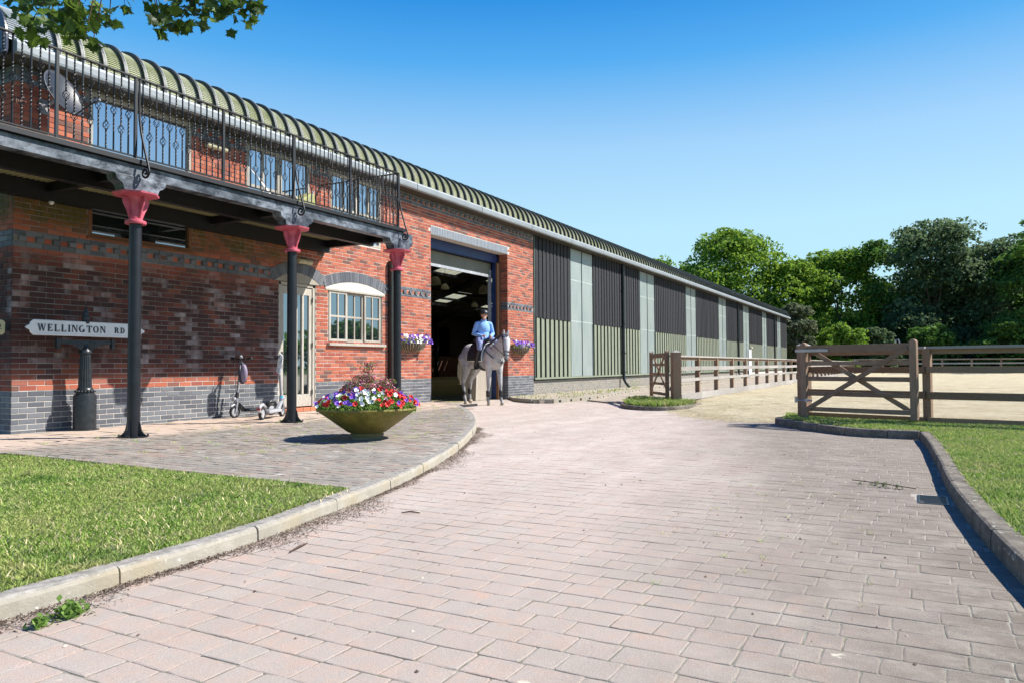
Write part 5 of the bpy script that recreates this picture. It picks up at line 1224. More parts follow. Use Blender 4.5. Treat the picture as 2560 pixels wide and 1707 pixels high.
# drain, twigs
t=empty('drain_grate',(6.27,-10.88,0),label='dark rectangular drain grate beside the right-hand kerb',cat='drain')
mb=MB(); frame_=[(-.19,-.17,-.10,.10),(.17,.19,-.10,.10),(-.17,.17,-.10,-.085),(-.17,.17,.085,.10)]
for a,b,c,d_ in frame_: mb.box(a,b,c,d_,-.03,.003)
mb.build('frame',M_iron,t)
for i in range(9): MB().box(-.155+i*.036,-.14+i*.036,-.084,.084,-.03,.002).build('bar',M_iron,t)
MB().box(-.17,.17,-.085,.085,-.12,-.05).build('sump',M_black,t)
# ============================================================ HORSE AND RIDER
HD=math.atan2(-.931,-.368)
horse=empty('horse',(16.60,-.86,0),HD,label='dapple grey horse walking out of the doorway with a rider in a light blue top',cat='horse')
k=NM('dapple_grey_coat'); co=k.objc(); x,y,z=k.xyz(co); v=k.n('ShaderNodeTexVoronoi'); v.inputs['Scale'].default_value=13; k.l(co,v.inputs['Vector'])
dap=k.ramp(v.outputs['Distance'],[(.12,(.52,.51,.51)),(.5,(.22,.22,.23))]); n=k.noise(3,4,co=co); c=k.mix(k.ramp(n,[(.4,0),(.62,.7)]),(.50,.49,.485),dap)
leg=k.math('MULTIPLY',k.math('SUBTRACT',.75,z),2.6,clamp=True); c=k.mix(k.math('MULTIPLY',k.math('MULTIPLY',leg,k.ramp(k.noise(7,4,co=co),[(.35,.3),(.6,1)])),.75),c,(.13,.125,.125))
mz=k.math('MULTIPLY',k.math('MULTIPLY',k.math('SUBTRACT',x,.93),6,clamp=True),k.math('MULTIPLY',k.math('SUBTRACT',1.28,z),7,clamp=True)); c=k.mix(mz,c,(.07,.065,.07))
k.col(c).set(rough=.65,spec=.3); k.bump(k.noise(120,3,co=co),.15,.003); M_coat=k.m
M_mane=simple('grey_mane',(.07,.07,.075),.8,scale=40,bump=.4); M_tail=simple('cream_tail',(.62,.58,.46),.8,scale=30,var=.15,bump=.3); M_leather=simple('dark_leather',(.022,.018,.018),.45)
M_pad=simple('black_saddle_pad',(.02,.02,.028),.8); M_hoof=simple('hoof_horn',(.40,.33,.24),.6)
def blobchain(mb,pts,n=10):
    """tapered chain of ellipses; pts: (x,y,z,r[,sx])"""
    P=[Vector(p[:3]) for p in pts]; rs=[p[3] for p in pts]; Q=[];RR_=[]
    for i in range(len(P)-1):
        for t in (0,.33,.66): Q.append(P[i].lerp(P[i+1],t)); RR_.append(rs[i]+(rs[i+1]-rs[i])*t)
    Q.append(P[-1]); RR_.append(rs[-1])
    mb.tube(Q,RR_,n); mb.sphere(P[0],rs[0]*.99,n,7); mb.sphere(P[-1],rs[-1]*.99,n,7)
hb=MB()
hb.sphere((-.02,0,1.20),.30,18,12,sc=(1.75,.92,1.04)); hb.sphere((-.50,0,1.27),.30,18,12,sc=(1.05,.95,1.08)); hb.sphere((-.56,0,1.44),.17,14,9,sc=(1.5,1.0,.85))
hb.sphere((.42,0,1.22),.27,18,12,sc=(1.05,.88,1.2)); hb.sphere((.58,0,1.18),.19,14,10,sc=(1,1.05,1.2)); hb.sphere((.26,0,1.46),.13,12,8,sc=(1.9,.7,.95)); hb.sphere((-.1,0,1.40),.15,12,8,sc=(3,.8,.75))
for s in (-1,1): hb.sphere((.44,s*.15,1.20),.15,12,8,sc=(1,.75,1.5)); hb.sphere((-.58,s*.15,1.18),.19,12,8,sc=(1,.75,1.4))
blobchain(hb,[(.48,0,1.32,.22),(.68,0,1.47,.165),(.84,0,1.62,.125),(.93,-.01,1.72,.10)],14)
blobchain(hb,[(.60,0,1.22,.17),(.76,0,1.42,.13),(.90,-.01,1.6,.10)],12)
hd=[(.95,-.02,1.71,.098),(1.01,-.05,1.61,.105),(1.06,-.085,1.48,.09),(1.10,-.12,1.34,.066),(1.12,-.14,1.22,.062),(1.125,-.145,1.155,.054)]
blobchain(hb,hd,14); hb.sphere((.99,-.03,1.54),.085,12,8,sc=(1,.8,1.15)); hb.sphere((1.14,-.152,1.165),.048,10,8)
def leg(mb,P): blobchain(mb,P,10)
# right fore (advanced, towards camera), left fore, right hind (standing), left hind (toe just lifted)
leg(hb,[(.44,-.16,1.05,.115),(.42,-.145,.80,.072),(.40,-.14,.52,.055),(.395,-.14,.44,.044),(.37,-.14,.22,.034),(.365,-.14,.15,.043),(.395,-.14,.09,.036),(.41,-.14,.05,.045)])
leg(hb,[(.47,.15,1.05,.115),(.51,.14,.80,.072),(.54,.135,.52,.055),(.545,.135,.44,.044),(.56,.135,.22,.034),(.565,.135,.15,.043),(.60,.135,.09,.036),(.615,.135,.05,.045)])
leg(hb,[(-.60,-.16,1.20,.18),(-.50,-.17,.98,.125),(-.58,-.16,.78,.085),(-.68,-.15,.60,.058),(-.685,-.15,.52,.050),(-.63,-.15,.26,.038),(-.625,-.15,.16,.047),(-.585,-.15,.09,.038),(-.57,-.15,.05,.046)])
leg(hb,[(-.58,.16,1.20,.18),(-.46,.17,.98,.125),(-.60,.16,.80,.085),(-.74,.15,.64,.058),(-.765,.15,.56,.050),(-.80,.15,.32,.038),(-.81,.15,.22,.046),(-.785,.15,.14,.038),(-.79,.15,.10,.044)])
for s in (-1,1):
    e0=Vector((.94,-.015+s*.055,1.78)); mbx=hb; hb.tube([e0,e0+Vector((.02,s*.018,.06)),e0+Vector((.035,s*.022,.135))],[.026,.034,.006],8)
body=remesh_obj('body',hb,M_coat,horse,.0125,7)
mb=MB()
for (x,y,z,tilt) in ((.425,-.14,0,0),(.63,.135,0,0),(-.56,-.15,0,0)): mb.lathe([(.066,0),(.062,.02),(.048,.07)],(x,y,z),14)
mb.lathe([(.062,0),(.058,.02),(.045,.07)],(-.775,.15,.035),14,M=Matrix.Rotation(R(28),4,'Y'))
mb.build('hooves',M_hoof,horse,smooth=False)
mb=MB()
for s in (-1,1): mb.sphere((1.03,-.055+s*.083,1.625),.019,10,8)
for s in (-1,1): mb.sphere((1.16,-.16+s*.028,1.175),.011,8,6)
mb.build('eyes_and_nostrils',M_black,horse,smooth=True)
# mane and forelock
mb=MB()
for i in range(90):
    t=rnd.random(); a=Vector((.30,.0,1.58)).lerp(Vector((.91,-.0,1.82)),t)+Vector((0,0,.03*math.sin(PI*t))); L=rnd.uniform(.05,.11)
    mb.tube([a+Vector((0,-.005,-.02)),a+Vector((-.01,-.045,-.02)),a+Vector((-.01,-.085,-.02-L))],[.016,.014,.003],5)
for i in range(14): a=Vector((.985,-.03+rnd.uniform(-.03,.03),1.80)); mb.tube([a,a+Vector((.05,-.01,-.03)),a+Vector((.085,-.02,-.12-rnd.uniform(0,.04)))],[.012,.012,.003],5)
mb.build('mane',M_mane,horse,smooth=True)
mb=MB()
for i in range(130):
    a=Vector((-.84+rnd.uniform(-.015,.015),rnd.uniform(-.03,.03),1.36)); dx=rnd.uniform(-.16,-.04); dy=rnd.gauss(0,.045); zb=rnd.uniform(.50,.85)
    mb.tube([a,a+Vector((-.06,dy*.3,-.08)),a+Vector((dx-.03,dy,-.35)),(a.x+dx+rnd.uniform(-.03,.05),a.y+dy*1.3,zb)],[.016,.016,.013,.003],5)
mb.build('tail',M_tail,horse,smooth=True)
# bridle, reins, breastplate, saddle
def ringpts(c,rx,ry,axis,n=16,tilt=None):
    c=Vector(c); ax=Vector(axis).normalized(); u=ax.cross(Vector((0,1,0))).normalized(); v=ax.cross(u)
    return [c+u*rx*math.cos(2*PI*i/n)+v*ry*math.sin(2*PI*i/n) for i in range(n+1)]
hax=Vector(hd[4][:3])-Vector(hd[1][:3])
mb=MB()
mb.tube(ringpts((1.10,-.12,1.34),.077,.075,hax),.009,6); mb.tube(ringpts((1.117,-.138,1.255),.070,.068,hax),.008,6); mb.tube(ringpts((.97,-.025,1.745),.105,.10,(.5,-.1,.8)),.009,6); mb.tube(ringpts((.985,-.035,1.69),.112,.108,(.9,-.3,.15)),.009,6)
for s in (-1,1): mb.tube([(.965,-.02+s*.10,1.73),(1.03,-.07+s*.105,1.56),(1.085,-.11+s*.085,1.39),(1.12,-.135+s*.07,1.26)],.008,6)
mb.build('bridle',M_leather,horse,smooth=True)
mb=MB()
for s in (-1,1): mb.tube([(1.12,-.135+s*.07,1.26),(.93,-.03+s*.15,1.36),(.62,s*.17,1.52),(.38,s*.10,1.76)],.008,6)
mb.build('reins',M_leather,horse,smooth=True)
mb=MB()
for s in (-1,1): mb.tube([(.22,s*.19,1.48),(.45,s*.245,1.36),(.62,s*.20,1.22),(.765,s*.05,1.08),(.77,0,1.07)],.013,6); mb.tube([(.30,s*.16,1.55),(.52,s*.215,1.50),(.72,s*.12,1.30),(.78,0,1.08)],.008,6)
mb.tube([(.77,0,1.08),(.62,0,.98),(.35,0,.92),(.12,0,.90)],.012,6); mb.build('breastplate',M_leather,horse,smooth=True)
def shell(name,x0,x1,a0,a1,dr,mat,hfun=None,label=None):
    """strip of cloth wrapped over the barrel"""
    vs=[];nx,na=8,18
    for i in range(nx+1):
        for j in range(na+1):
            u=i/nx; x=x0+(x1-x0)*u; a=a0+(a1-a0)*j/na
            ry=.292*math.sqrt(max(.05,1-((x+.02)/.66)**2))**.5+dr; rz=.345+dr; zc=1.20+ (.04 if abs(math.sin(a))>.8 else 0)
            vs.append((x+(hfun(u,a) if hfun else 0),ry*math.cos(a),zc+rz*math.sin(a)))
    fs=[(i*(na+1)+j,(i+1)*(na+1)+j,(i+1)*(na+1)+j+1,i*(na+1)+j+1) for i in range(nx) for j in range(na)]
    o=MB().add(vs,fs).build(name,mat,horse,smooth=True); s=o.modifiers.new('s','SOLIDIFY'); s.thickness=.012; s.offset=1; return o
shell('saddle_pad_trim',-.31,.31,R(-14),R(194),.010,M_white); shell('saddle_pad',-.29,.29,R(-10),R(190),.022,M_pad); shell('girth',.06,.16,R(-180),R(180),.012,M_leather)
sb=MB(); sb.sphere((-.02,0,1.60),.14,14,9,sc=(1.75,1.05,.42)); sb.sphere((-.24,0,1.66),.10,12,8,sc=(.7,1.5,.6)); sb.sphere((.20,0,1.66),.08,12,8,sc=(.7,1.1,.7))
for s in (-1,1): sb.sphere((.10,s*.265,1.36),.17,14,9,sc=(.95,.22,1.35))
remesh_obj('saddle',sb,M_leather,horse,.014,5)
mb=MB()
for (x,y,z0,z1,r) in ((.375,-.14,.21,.38,.05),(.555,.135,.21,.38,.05),(-.645,-.15,.2,.34,.052),(-.805,.15,.26,.42,.052)):
    mb.lathe([(r*.9,z0),(r,z0+.03),(r,z1-.02),(r*.9,z1)],(x,y,0),12)
mb.build('leg_boots',M_leather,horse,smooth=True)
# ---- rider
rd=empty('person',(16.60,-.86,0),HD,label='person in light blue top, dark helmet and boots riding the grey horse',cat='person')
M_skin=simple('skin',(.62,.36,.26),.5,var=.05,bump=.05); M_blue_top=simple('light_blue_knit',(.22,.42,.78),.85,var=.08,scale=30,bump=.2); M_breech=simple('blue_grey_breeches',(.20,.24,.42),.8,var=.1); M_boot=simple('black_boots',(.015,.015,.017),.35); M_helm=simple('charcoal_helmet',(.012,.014,.018),.45,bump=.05)
tw=Matrix.Translation((0.02,0,1.70))@Matrix.Rotation(R(-14),4,'Z')   # torso turned a little to his right
def T(p): q=tw@Vector((p[0],p[1],p[2]*.915)); return (q.x,q.y,q.z)+tuple(p[3:])
skin=MB(); blobchain(skin,[T((0,0,.46,.06)),T((.015,0,.56,.055))],12)
hc=Vector(T((.045,0,.665))[:3]); HR=Matrix.Rotation(R(-34),4,'Z')
def Hd(x,y,z): v=HR@Vector((x,y,z)); return hc+v
skin.sphere(hc+Vector((0,0,.02)),.092,18,14,sc=(1.08,.84,1.12),M=HR); skin.sphere(Hd(.025,0,-.055),.062,14,10,sc=(1.05,.86,1.0),M=HR); skin.sphere(Hd(.062,0,-.092),.03,10,8); skin.sphere(Hd(.095,0,-.022),.017,8,7,sc=(1,.8,1.7),M=HR); skin.sphere(Hd(.105,0,-.035),.014,8,6)
for s in (-1,1): skin.sphere(Hd(0,s*.083,-.01),.024,8,7,sc=(.7,.35,1.2),M=HR)
# arms bare only at the hands: forearm stub plus palm and fingers
def hand(mb,w,fwd_,side):
    """w wrist, fwd_ direction of the forearm; fist closed round the reins"""
    w=Vector(w); f=Vector(fwd_).normalized(); up=Vector((0,0,1)); sdv=f.cross(up).normalized(); up=sdv.cross(f)
    mb.tube([w-f*.03,w,w+f*.045,w+f*.085],[.027,.027,.033,.030],12,sq=.75)
    for q,(L,o) in enumerate(((.030,.027),(.034,.009),(.032,-.009),(.026,-.026))):
        b=w+f*.085+up*o; mb.tube([b,b+f*.02,b+f*.026-sdv*side*.018,b+f*.008-sdv*side*.032,b-f*.010-sdv*side*.026],[.0105,.0105,.010,.0095,.008],8)
    mb.tube([w+f*.03+up*.022,w+f*.055+up*.036-sdv*side*.012,w+f*.085+up*.036-sdv*side*.024],[.013,.012,.010],8)
RS=T((0,-.185,.42))[:3]; RE=T((-.04,-.27,.14))[:3]; RW=T((.20,-.13,.075))[:3]
LS=T((0,.185,.42))[:3]; LE=T((-.02,.27,.14))[:3]; LW=T((.235,.10,.06))[:3]
for S_,E_,W_,s in ((RS,RE,RW,-1),(LS,LE,LW,1)):
    blobchain(skin,[S_+(.045,),E_+(.038,),W_+(.028,)],10); hand(skin,W_,Vector(W_)-Vector(E_),s)
blobchain(skin,[T((0,0,.05,.10)),T((0,0,.25,.09)),T((0,0,.36,.07)),T((0,0,.46,.055))],12)
for s in (-1,1): blobchain(skin,[(0,s*.1,1.70,.085),(.20,s*.27,1.58,.075),(.245,s*.30,1.44,.055),(.13,s*.315,1.12,.05),(.08,s*.315,1.0,.038)],10); skin.sphere((.12,s*.32,.955),.05,10,8,sc=(1.8,.7,.55))
skin.sphere((0,0,1.70),.14,12,8,sc=(1,1.1,.7))
remesh_obj('body',skin,M_skin,rd,.0075,4)
top=MB(); top.sphere(T((0,0,.30))[:3],.17,18,12,sc=(.80,1.12,1.2)); top.sphere(T((0,0,.10))[:3],.15,16,10,sc=(.85,1.08,1.1)); blobchain(top,[RS+(.064,),T((0,0,.455,.062)),LS+(.064,)],12); top.sphere(T((.01,0,.0))[:3],.145,14,9,sc=(.85,1.08,.8)); top.sphere(T((0.01,0,.44))[:3],.085,12,8,sc=(1,1.2,.8)); blobchain(top,[T((0,0,.44,.08)),T((.01,0,.535,.066))],12)
for S_,E_,W_ in ((RS,RE,RW),(LS,LE,LW)): blobchain(top,[S_+(.066,),E_+(.056,),(Vector(W_)*.92+Vector(E_)*.08)[:]+(.043,)],12)
for i in range(5): top.sphere(T((.11,-.1+.05*i,.01+.01*(i%2)))[:3],.05,8,6)
remesh_obj('jumper',top,M_blue_top,rd,.0095,3)
mb=MB(); mb.tube([T((.135,0,.27))[:3],T((.122,0,.36))[:3],T((.085,0,.49))[:3]],.006,6); mb.build('zip',M_leather,rd)
MB().tube(ringpts(T((.012,0,.545))[:3],.062,.060,(0.15,0,1)),.014,8).build('collar',M_blue_top,rd,smooth=True)
br_=MB(); br_.sphere((0,0,1.70),.165,16,10,sc=(.95,1.15,.75))
for s in (-1,1): blobchain(br_,[(0,s*.11,1.70,.105),(.12,s*.21,1.66,.098),(.22,s*.29,1.57,.082),(.25,s*.315,1.44,.062),(.20,s*.32,1.33,.058)],12)
remesh_obj('breeches',br_,M_breech,rd,.011,4)
bt=MB()
for s in (-1,1):
    blobchain(bt,[(.235,s*.318,1.40,.064),(.165,s*.322,1.22,.062),(.10,s*.322,1.03,.046),(.085,s*.322,.985,.045)],12); bt.sphere((.14,s*.325,.945),.055,12,8,sc=(2.0,.78,.62)); bt.box(.03,.10,s*.325-.03,s*.325+.03,.905,.93)
remesh_obj('boots',bt,M_boot,rd,.0095,3)
mb=MB()
for s in (-1,1): mb.tube([(.11,s*.325+y_,z_) for y_,z_ in ((-.055,.92),(.055,.92),(.05,1.0),(.0,1.05),(-.05,1.0),(-.055,.92))],.008,6); mb.tube([(.11,s*.31,1.05),(.1,s*.30,1.4)],.01,5)
mb.build('stirrups',M_iron,rd)
hm_=MB(); hm_.sphere(hc+Vector((0,0,.05)),.122,20,14,sc=(1.12,.92,.88),M=HR)
me=hm_.mesh('helmet',True); bm=bmesh.new(); bm.from_mesh(me); bmesh.ops.bisect_plane(bm,geom=bm.verts[:]+bm.edges[:]+bm.faces[:],plane_co=hc+Vector((0,0,.030)),plane_no=(0,0,1),clear_inner=True); bm.to_mesh(me); bm.free(); me.materials.append(M_helm); o=bpy.data.objects.new('helmet',me); link(o,rd); s=o.modifiers.new('s','SOLIDIFY'); s.thickness=.012
mb=MB(); n=14; vs=[]
for i in range(n+1):
    a=R(-75+150*i/n); vs+=[tuple(Hd(.122*math.cos(a),.10*math.sin(a),.04)),tuple(Hd((.122+.022*max(0,math.cos(a)))*math.cos(a),.102*math.sin(a),.034))]
o=MB().add(vs,[(2*i,2*i+1,2*i+3,2*i+2) for i in range(n)]).build('helmet_peak',M_helm,rd,smooth=True); s=o.modifiers.new('s','SOLIDIFY'); s.thickness=.008
mb=MB()
for s in (-1,1): mb.tube([Hd(.02,s*.095,.04),Hd(.035,s*.085,-.04),Hd(.04,s*.03,-.115),Hd(.04,0,-.12)],.006,6)
mb.build('chin_strap',M_leather,rd); 
mb=MB()
for s in (-1,1): mb.sphere(Hd(.088,s*.034,.012),.010,8,6)
mb.build('eyes',M_black,rd,smooth=True)
MB().tube([Hd(.094,-.022,-.062),Hd(.103,0,-.066),Hd(.094,.022,-.062)],.0055,6).build('mouth',M_white,rd)
mb=MB(); 
for s in (-1,1): mb.sphere(Hd(-.03,s*.078,.0),.03,8,6,sc=(1.2,.5,1))
mb.build('hair',M_mane,rd,smooth=True)
# ============================================================ VEGETATION
def leaf_cloud(name,C,Rr,n,size,mat,parent,up=.25,kind='stuff',asp=.62):
    """n leaf cards spread near the surfaces of many ellipsoidal clumps"""
    C=np.asarray(C,float); Rr=np.asarray(Rr,float); w_=(Rr**2); w_/=w_.sum(); I=npr.choice(len(C),n,p=w_)
    d=npr.normal(size=(n,3)); d/=np.linalg.norm(d,axis=1)[:,None]; d[:,2]=np.where(d[:,2]<-.35,-d[:,2],d[:,2])
    rad=Rr[I]*(.55+.5*npr.random(n)**.6); P=C[I]+d*rad[:,None]*np.array([1,1,.75])
    s=npr.uniform(size[0],size[1],n)
    nrm=d*.6+npr.normal(size=(n,3))*.55+np.array([0,0,up]); nrm/=np.linalg.norm(nrm,axis=1)[:,None]
    r=npr.normal(size=(n,3)); u=np.cross(nrm,r); u/=np.linalg.norm(u,axis=1)[:,None]; v=np.cross(nrm,u)
    u*=s[:,None]; v*=(s*asp)[:,None]
    V=np.stack([P-u,P-v+u*.1,P+u,P+v+u*.1],1).reshape(-1,3); F=np.arange(n*4).reshape(n,4)
    return np_obj(name,V,F,mat,parent,kind)
def tree(name,x,y,H,W,mat,label,n=9000,trunk=.3,base=.18,lobes=26,size=(.13,.27),shape=1.0,group='trees standing behind the sand arena',cat='tree',spread=.26,gz=0.0):
    t=empty(name,(x,y,gz),label=label,cat=cat,group=group); r=random.Random(int(x*7+y*13+H*11))
    C=[];Rr=[]
    for i in range(lobes):
        u_=r.random(); h=base+(1-base)*u_; env=(1 if u_<.45 else math.cos((u_-.45)/.55*PI/2*.93)**.7)*(.82+.18*min(1,u_/.2))
        a=r.uniform(0,2*PI); q=math.sqrt(r.random())*env*W/2*.78; rr=W*spread*(.55+.55*r.random())*(.55+.45*env)
        C.append((q*math.cos(a),q*math.sin(a),min(h*H,H-rr*.62))); Rr.append(rr)
    # finer sub-clumps on each lobe
    C2=[];R2=[]
    for c,rr in zip(C,Rr):
        for j in range(9):
            d=Vector((r.gauss(0,1),r.gauss(0,1),r.gauss(.3,1))).normalized(); C2.append((c[0]+d.x*rr*.8,c[1]+d.y*rr*.8,c[2]+d.z*rr*.62)); R2.append(rr*r.uniform(.28,.5))
    leaf_cloud('crown',C2+C,R2+[q*.75 for q in Rr],n,size,mat,t)
    mb=MB(); pts=[(0,0,-.3),(r.uniform(-.1,.1),0,H*.12),(r.uniform(-.3,.3),r.uniform(-.3,.3),H*.35),(r.uniform(-.5,.5),r.uniform(-.5,.5),H*.62)]
    mb.tube(pts,[trunk*1.25,trunk,trunk*.75,trunk*.35],10)
    for c in C[:9]: p=Vector(pts[2]).lerp(Vector(pts[1]),r.random()*.6); c_=Vector(c); mb.tube([p,p.lerp(c_,.5)+Vector((0,0,-.3)),c_],[trunk*.42,trunk*.25,trunk*.08],6)
    mb.build('trunk',M_bark,t,smooth=True)
    return t
tree('sycamore_tree',92.9,9.4,16.9,17,M_leafA,'broad bright green round-topped tree rising behind the far end of the barn roof',34000,.45,.05,46)
tree('oak_tree',97.1,20.5,15.3,9,M_leafA,'small tree tip showing just above the barn roof line',6000,.3,.2,16)
tree('lime_tree',95.1,2.6,13.0,11,M_leafA,'light yellow-green tree just right of the far end of the barn',22000,.3,.03,34)
tree('oak_tree',106,.5,15.6,10,M_leafB,'small dark tree poking up behind the light green one',6000,.3,.15,16)
tree('beech_tree',99.5,-2.6,14.6,13,M_leafA,'mid-green tree with yellowish top left of the tall dark one',20000,.3,.03,32)
tree('oak_tree',101,-7.5,15.6,13,M_leafB,'dark green tree standing left of the tallest dark one',22000,.35,.02,34)
tree('oak_tree',97.6,-12.9,16.8,15,M_leafC,'tallest dark blue-green tree with feathery pointed top',32000,.4,.02,44)
tree('oak_tree',99.5,-18.4,14.6,13,M_leafC,'dusky grey-green tree right of the tallest one',20000,.35,.02,32)
tree('oak_tree',92,-22.8,14.0,12,M_leafB,'dark tree at the right edge of the photo',22000,.35,.02,34)
tree('oak_tree',104,-27,16,12,M_leafB,'dark tree beyond the right edge of the photo',6000,.35,.03,22)
tree('ash_tree',80.5,-21.7,15.2,6.5,M_leafB,'open branched tree at the far right with sky showing through',2600,.25,.55,14,spread=.17)
tree('hawthorn_bush',79.3,-.2,6.9,4.6,M_leafD,'ivy-covered grey-green bush beside the end of the barn',12000,.15,.02,26,(.10,.2),group='bushes along the arena edge',cat='bush')
tree('elder_bush',82,-4.2,4.9,5.2,M_leafA,'rounded bright green bush at left behind the far fence',10000,.12,.02,20,(.10,.2),group='bushes along the arena edge',cat='bush')
tree('elder_bush',84,-7.6,4.4,4.8,M_leafC,'rounded duller green bush in front of the dark trees',9000,.12,.02,18,(.10,.2),group='bushes along the arena edge',cat='bush')
tree('hazel_bush',87,-12.2,4.6,6.5,M_leafB,'low dark bush in the shade under the tallest tree',9000,.12,.0,18,(.12,.24),group='bushes along the arena edge',cat='bush')
tree('hazel_bush',87,-18.2,5.0,7,M_leafB,'low dark bush behind the right part of the far fence',9000,.12,.0,18,(.12,.24),group='bushes along the arena edge',cat='bush')
tree('hazel_bush',92,-24.5,5.0,7,M_leafB,'low dark bush at the far right of the tree line',8000,.12,.0,16,(.12,.24),group='bushes along the arena edge',cat='bush')
# wood closing the view behind
C=[];Rr=[]
for i in range(230):
    y=rnd.uniform(-75,14); C.append((110+rnd.uniform(-2,5)+abs(y)*.02,y,rnd.uniform(.3,11) if y<-3 else rnd.uniform(.3,8))); Rr.append(rnd.uniform(1.7,2.7))
leaf_cloud('wood',C,Rr,60000,(.25,.5),M_leafB,None)
# trees behind the camera, seen only in the window reflections
for i,(x,y,H,W) in enumerate(((45,-62,6.5,13),(32,-66,5.5,11),(60,-58,6,14),(20,-70,6,12),(75,-55,6.5,14))): tree('oak_tree',x,y,H,W,M_leafB,('first','second','third','fourth','fifth')[i]+' tree from the left among those reflected in the window panes',3500,.4,.1,20,(.3,.55),group='trees reflected in the window panes')
# ---- overhanging maple branch
def maple_mesh(seed):
    r=random.Random(seed); L=1
    out=[(0,0),(.16,-.02),(.42,-.10),(.30,.08),(.52,.12),(.40,.22),(.86,.42),(.58,.46),(.62,.60),(.40,.56),(.30,.66),(.22,.84),(.12,.80),(.0,1.08)]
    full=out+[(-x*r.uniform(.9,1.05),y*r.uniform(.94,1.05)) for x,y in out[-2:0:-1]]
    ce=(0,.38); vs=[(ce[0],ce[1],.04)]+[(x,y,-.10*abs(x)+.05*math.sin(y*5+seed)) for x,y in full]; n=len(full)
    me=MB().add(vs,[(0,1+i,1+(i+1)%n) for i in range(n)]).mesh('leaf',fix=False); me.materials.append(M_maple); return me
LM=[maple_mesh(i) for i in range(5)]
cb=empty('overhanging_branch',(3.2,-3.9,5.2),label='maple branch with dark green lobed leaves hanging into the top left of the view',cat='branch'); O=Vector(cb.location)
CL=[(3.7, -3.46, 4.5, 0.16, 26), (3.87, -3.4, 4.49, 0.15, 26), (3.74, -3.76, 4.15, 0.13, 26), (4.08, -3.26, 4.34, 0.1, 16), (3.97, -3.69, 4.44, 0.15, 26), (3.94, -4.13, 4.25, 0.13, 26), (3.95, -4.26, 4.02, 0.09, 16), (4.09, -4.14, 4.03, 0.05, 6), (3.86, -4.1, 4.13, 0.12, 22), (4.22, -4.03, 4.43, 0.14, 24), (4.16, -4.28, 4.25, 0.07, 8), (4.33, -4.24, 4.55, 0.1, 12), (4.6, -4.24, 4.67, 0.1, 14), (4.34, -4.73, 4.3, 0.1, 22), (4.65, -4.32, 4.39, 0.07, 14), (4.53, -4.72, 4.4, 0.14, 30), (4.58, -4.68, 4.28, 0.07, 12), (4.65, -4.94, 4.42, 0.13, 28), (4.63, -5.26, 4.29, 0.1, 18), (4.74, -5.35, 4.34, 0.09, 14), (4.85, -5.43, 4.39, 0.09, 16), (4.83, -5.38, 4.25, 0.05, 5), (4.52, -4.96, 4.53, 0.2, 30), (4.05, -3.99, 4.6, 0.25, 34), (4.84, -5.18, 4.65, 0.18, 22)]
main=[Vector((2.2,-2.6,6.4)),Vector((3.3,-3.6,5.6)),Vector((4.2,-4.4,5.25)),Vector((4.9,-5.3,5.0))]
mb=MB(); mb.tube([p-O for p in main],[.03,.022,.014,.006],7)
clusters=CL
for (x,y,z,r_,n) in clusters:
    c=Vector((x,y,z)); t=min(main,key=lambda p:(p-c).length); mid=t.lerp(c,.5)+Vector((rnd.uniform(-.05,.05),0,.12)); mb.tube([t-O,mid-O,c-O,c+Vector((0,0,-r_*.8))-O],[.010,.007,.004,.002],5)
    for i in range(int(n*.62)):
        p=c+Vector((rnd.gauss(0,r_*.62),rnd.gauss(0,r_*.62),rnd.gauss(0,r_*.55))); s=rnd.uniform(.075,.125)
        o=bpy.data.objects.new('leaf',LM[rnd.randrange(5)]); link(o,cb); o.location=p-O; o.scale=(s,s,s); o.rotation_euler=(rnd.uniform(-2.6,-1.0),rnd.uniform(-.7,.7),rnd.uniform(-1.6,.7))
mb.build('twig',M_twig,cb,smooth=True)
M_straw=simple('dry_straw',(.62,.52,.32),.8,var=.2,bump=0)
# ---- lawns
def grass(name,poly,z,dens,h,mat,seed,fall=None):
    g_=np.random.default_rng(seed); P=np.array(poly); x0,y0=P.min(0); x1,y1=P.max(0); n=int((x1-x0)*(y1-y0)*dens)
    x=g_.uniform(x0,x1,n); y=g_.uniform(y0,y1,n); ok=in_poly(x,y,poly)
    f=(x*fw0.x+(y+10.8)*fw0.y); s=(x*rt0.x+(y+10.8)*rt0.y); ok&=(f>1.2)&(np.abs(s)<f*.95+1.5); 
    if fall: ok&=(g_.random(n)<np.clip(fall/f,0,1)**1.6)
    x=x[ok];y=y[ok];f=f[ok];n=len(x); k_=.75+.5*np.sin(x*3.1+y*1.7)*np.sin(y*2.3-x)
    hh=g_.uniform(h*.45,h,n)*(.8+.3*k_)*(1+.06*f); w_=g_.uniform(.0022,.0045,n)*(1+.12*f); a=g_.uniform(0,2*PI,n); l=g_.normal(0,.5,(n,2))*hh[:,None]
    ca,sa=np.cos(a)*w_,np.sin(a)*w_
    b0=np.c_[x-ca,y-sa,np.full(n,z)]; b1=np.c_[x+ca,y+sa,np.full(n,z)]; m0=np.c_[x-ca*.7+l[:,0]*.4,y-sa*.7+l[:,1]*.4,z+hh*.6]; m1=np.c_[x+ca*.7+l[:,0]*.4,y+sa*.7+l[:,1]*.4,z+hh*.6]; t=np.c_[x+l[:,0],y+l[:,1],z+hh]
    V=np.stack([b0,b1,m1,t,m0],1).reshape(-1,3); F=np.arange(n*5).reshape(n,5); print(name,n)
    o=np_obj(name,V,F,mat); o['kind']='stuff'; return o
grass('lawn_grass',lawn_poly,.07,21000,.032,M_grass,1,5.)
grass('lawn_straw',[(1.2,-7.5),(4.2,-7.2),(4.2,-6.2),(2.6,-6.3),(1.2,-6.9)],.072,260,.045,M_straw,7)
grass('lawn_tufts',lawn_poly,.07,700,.05,M_grass,8,5.)
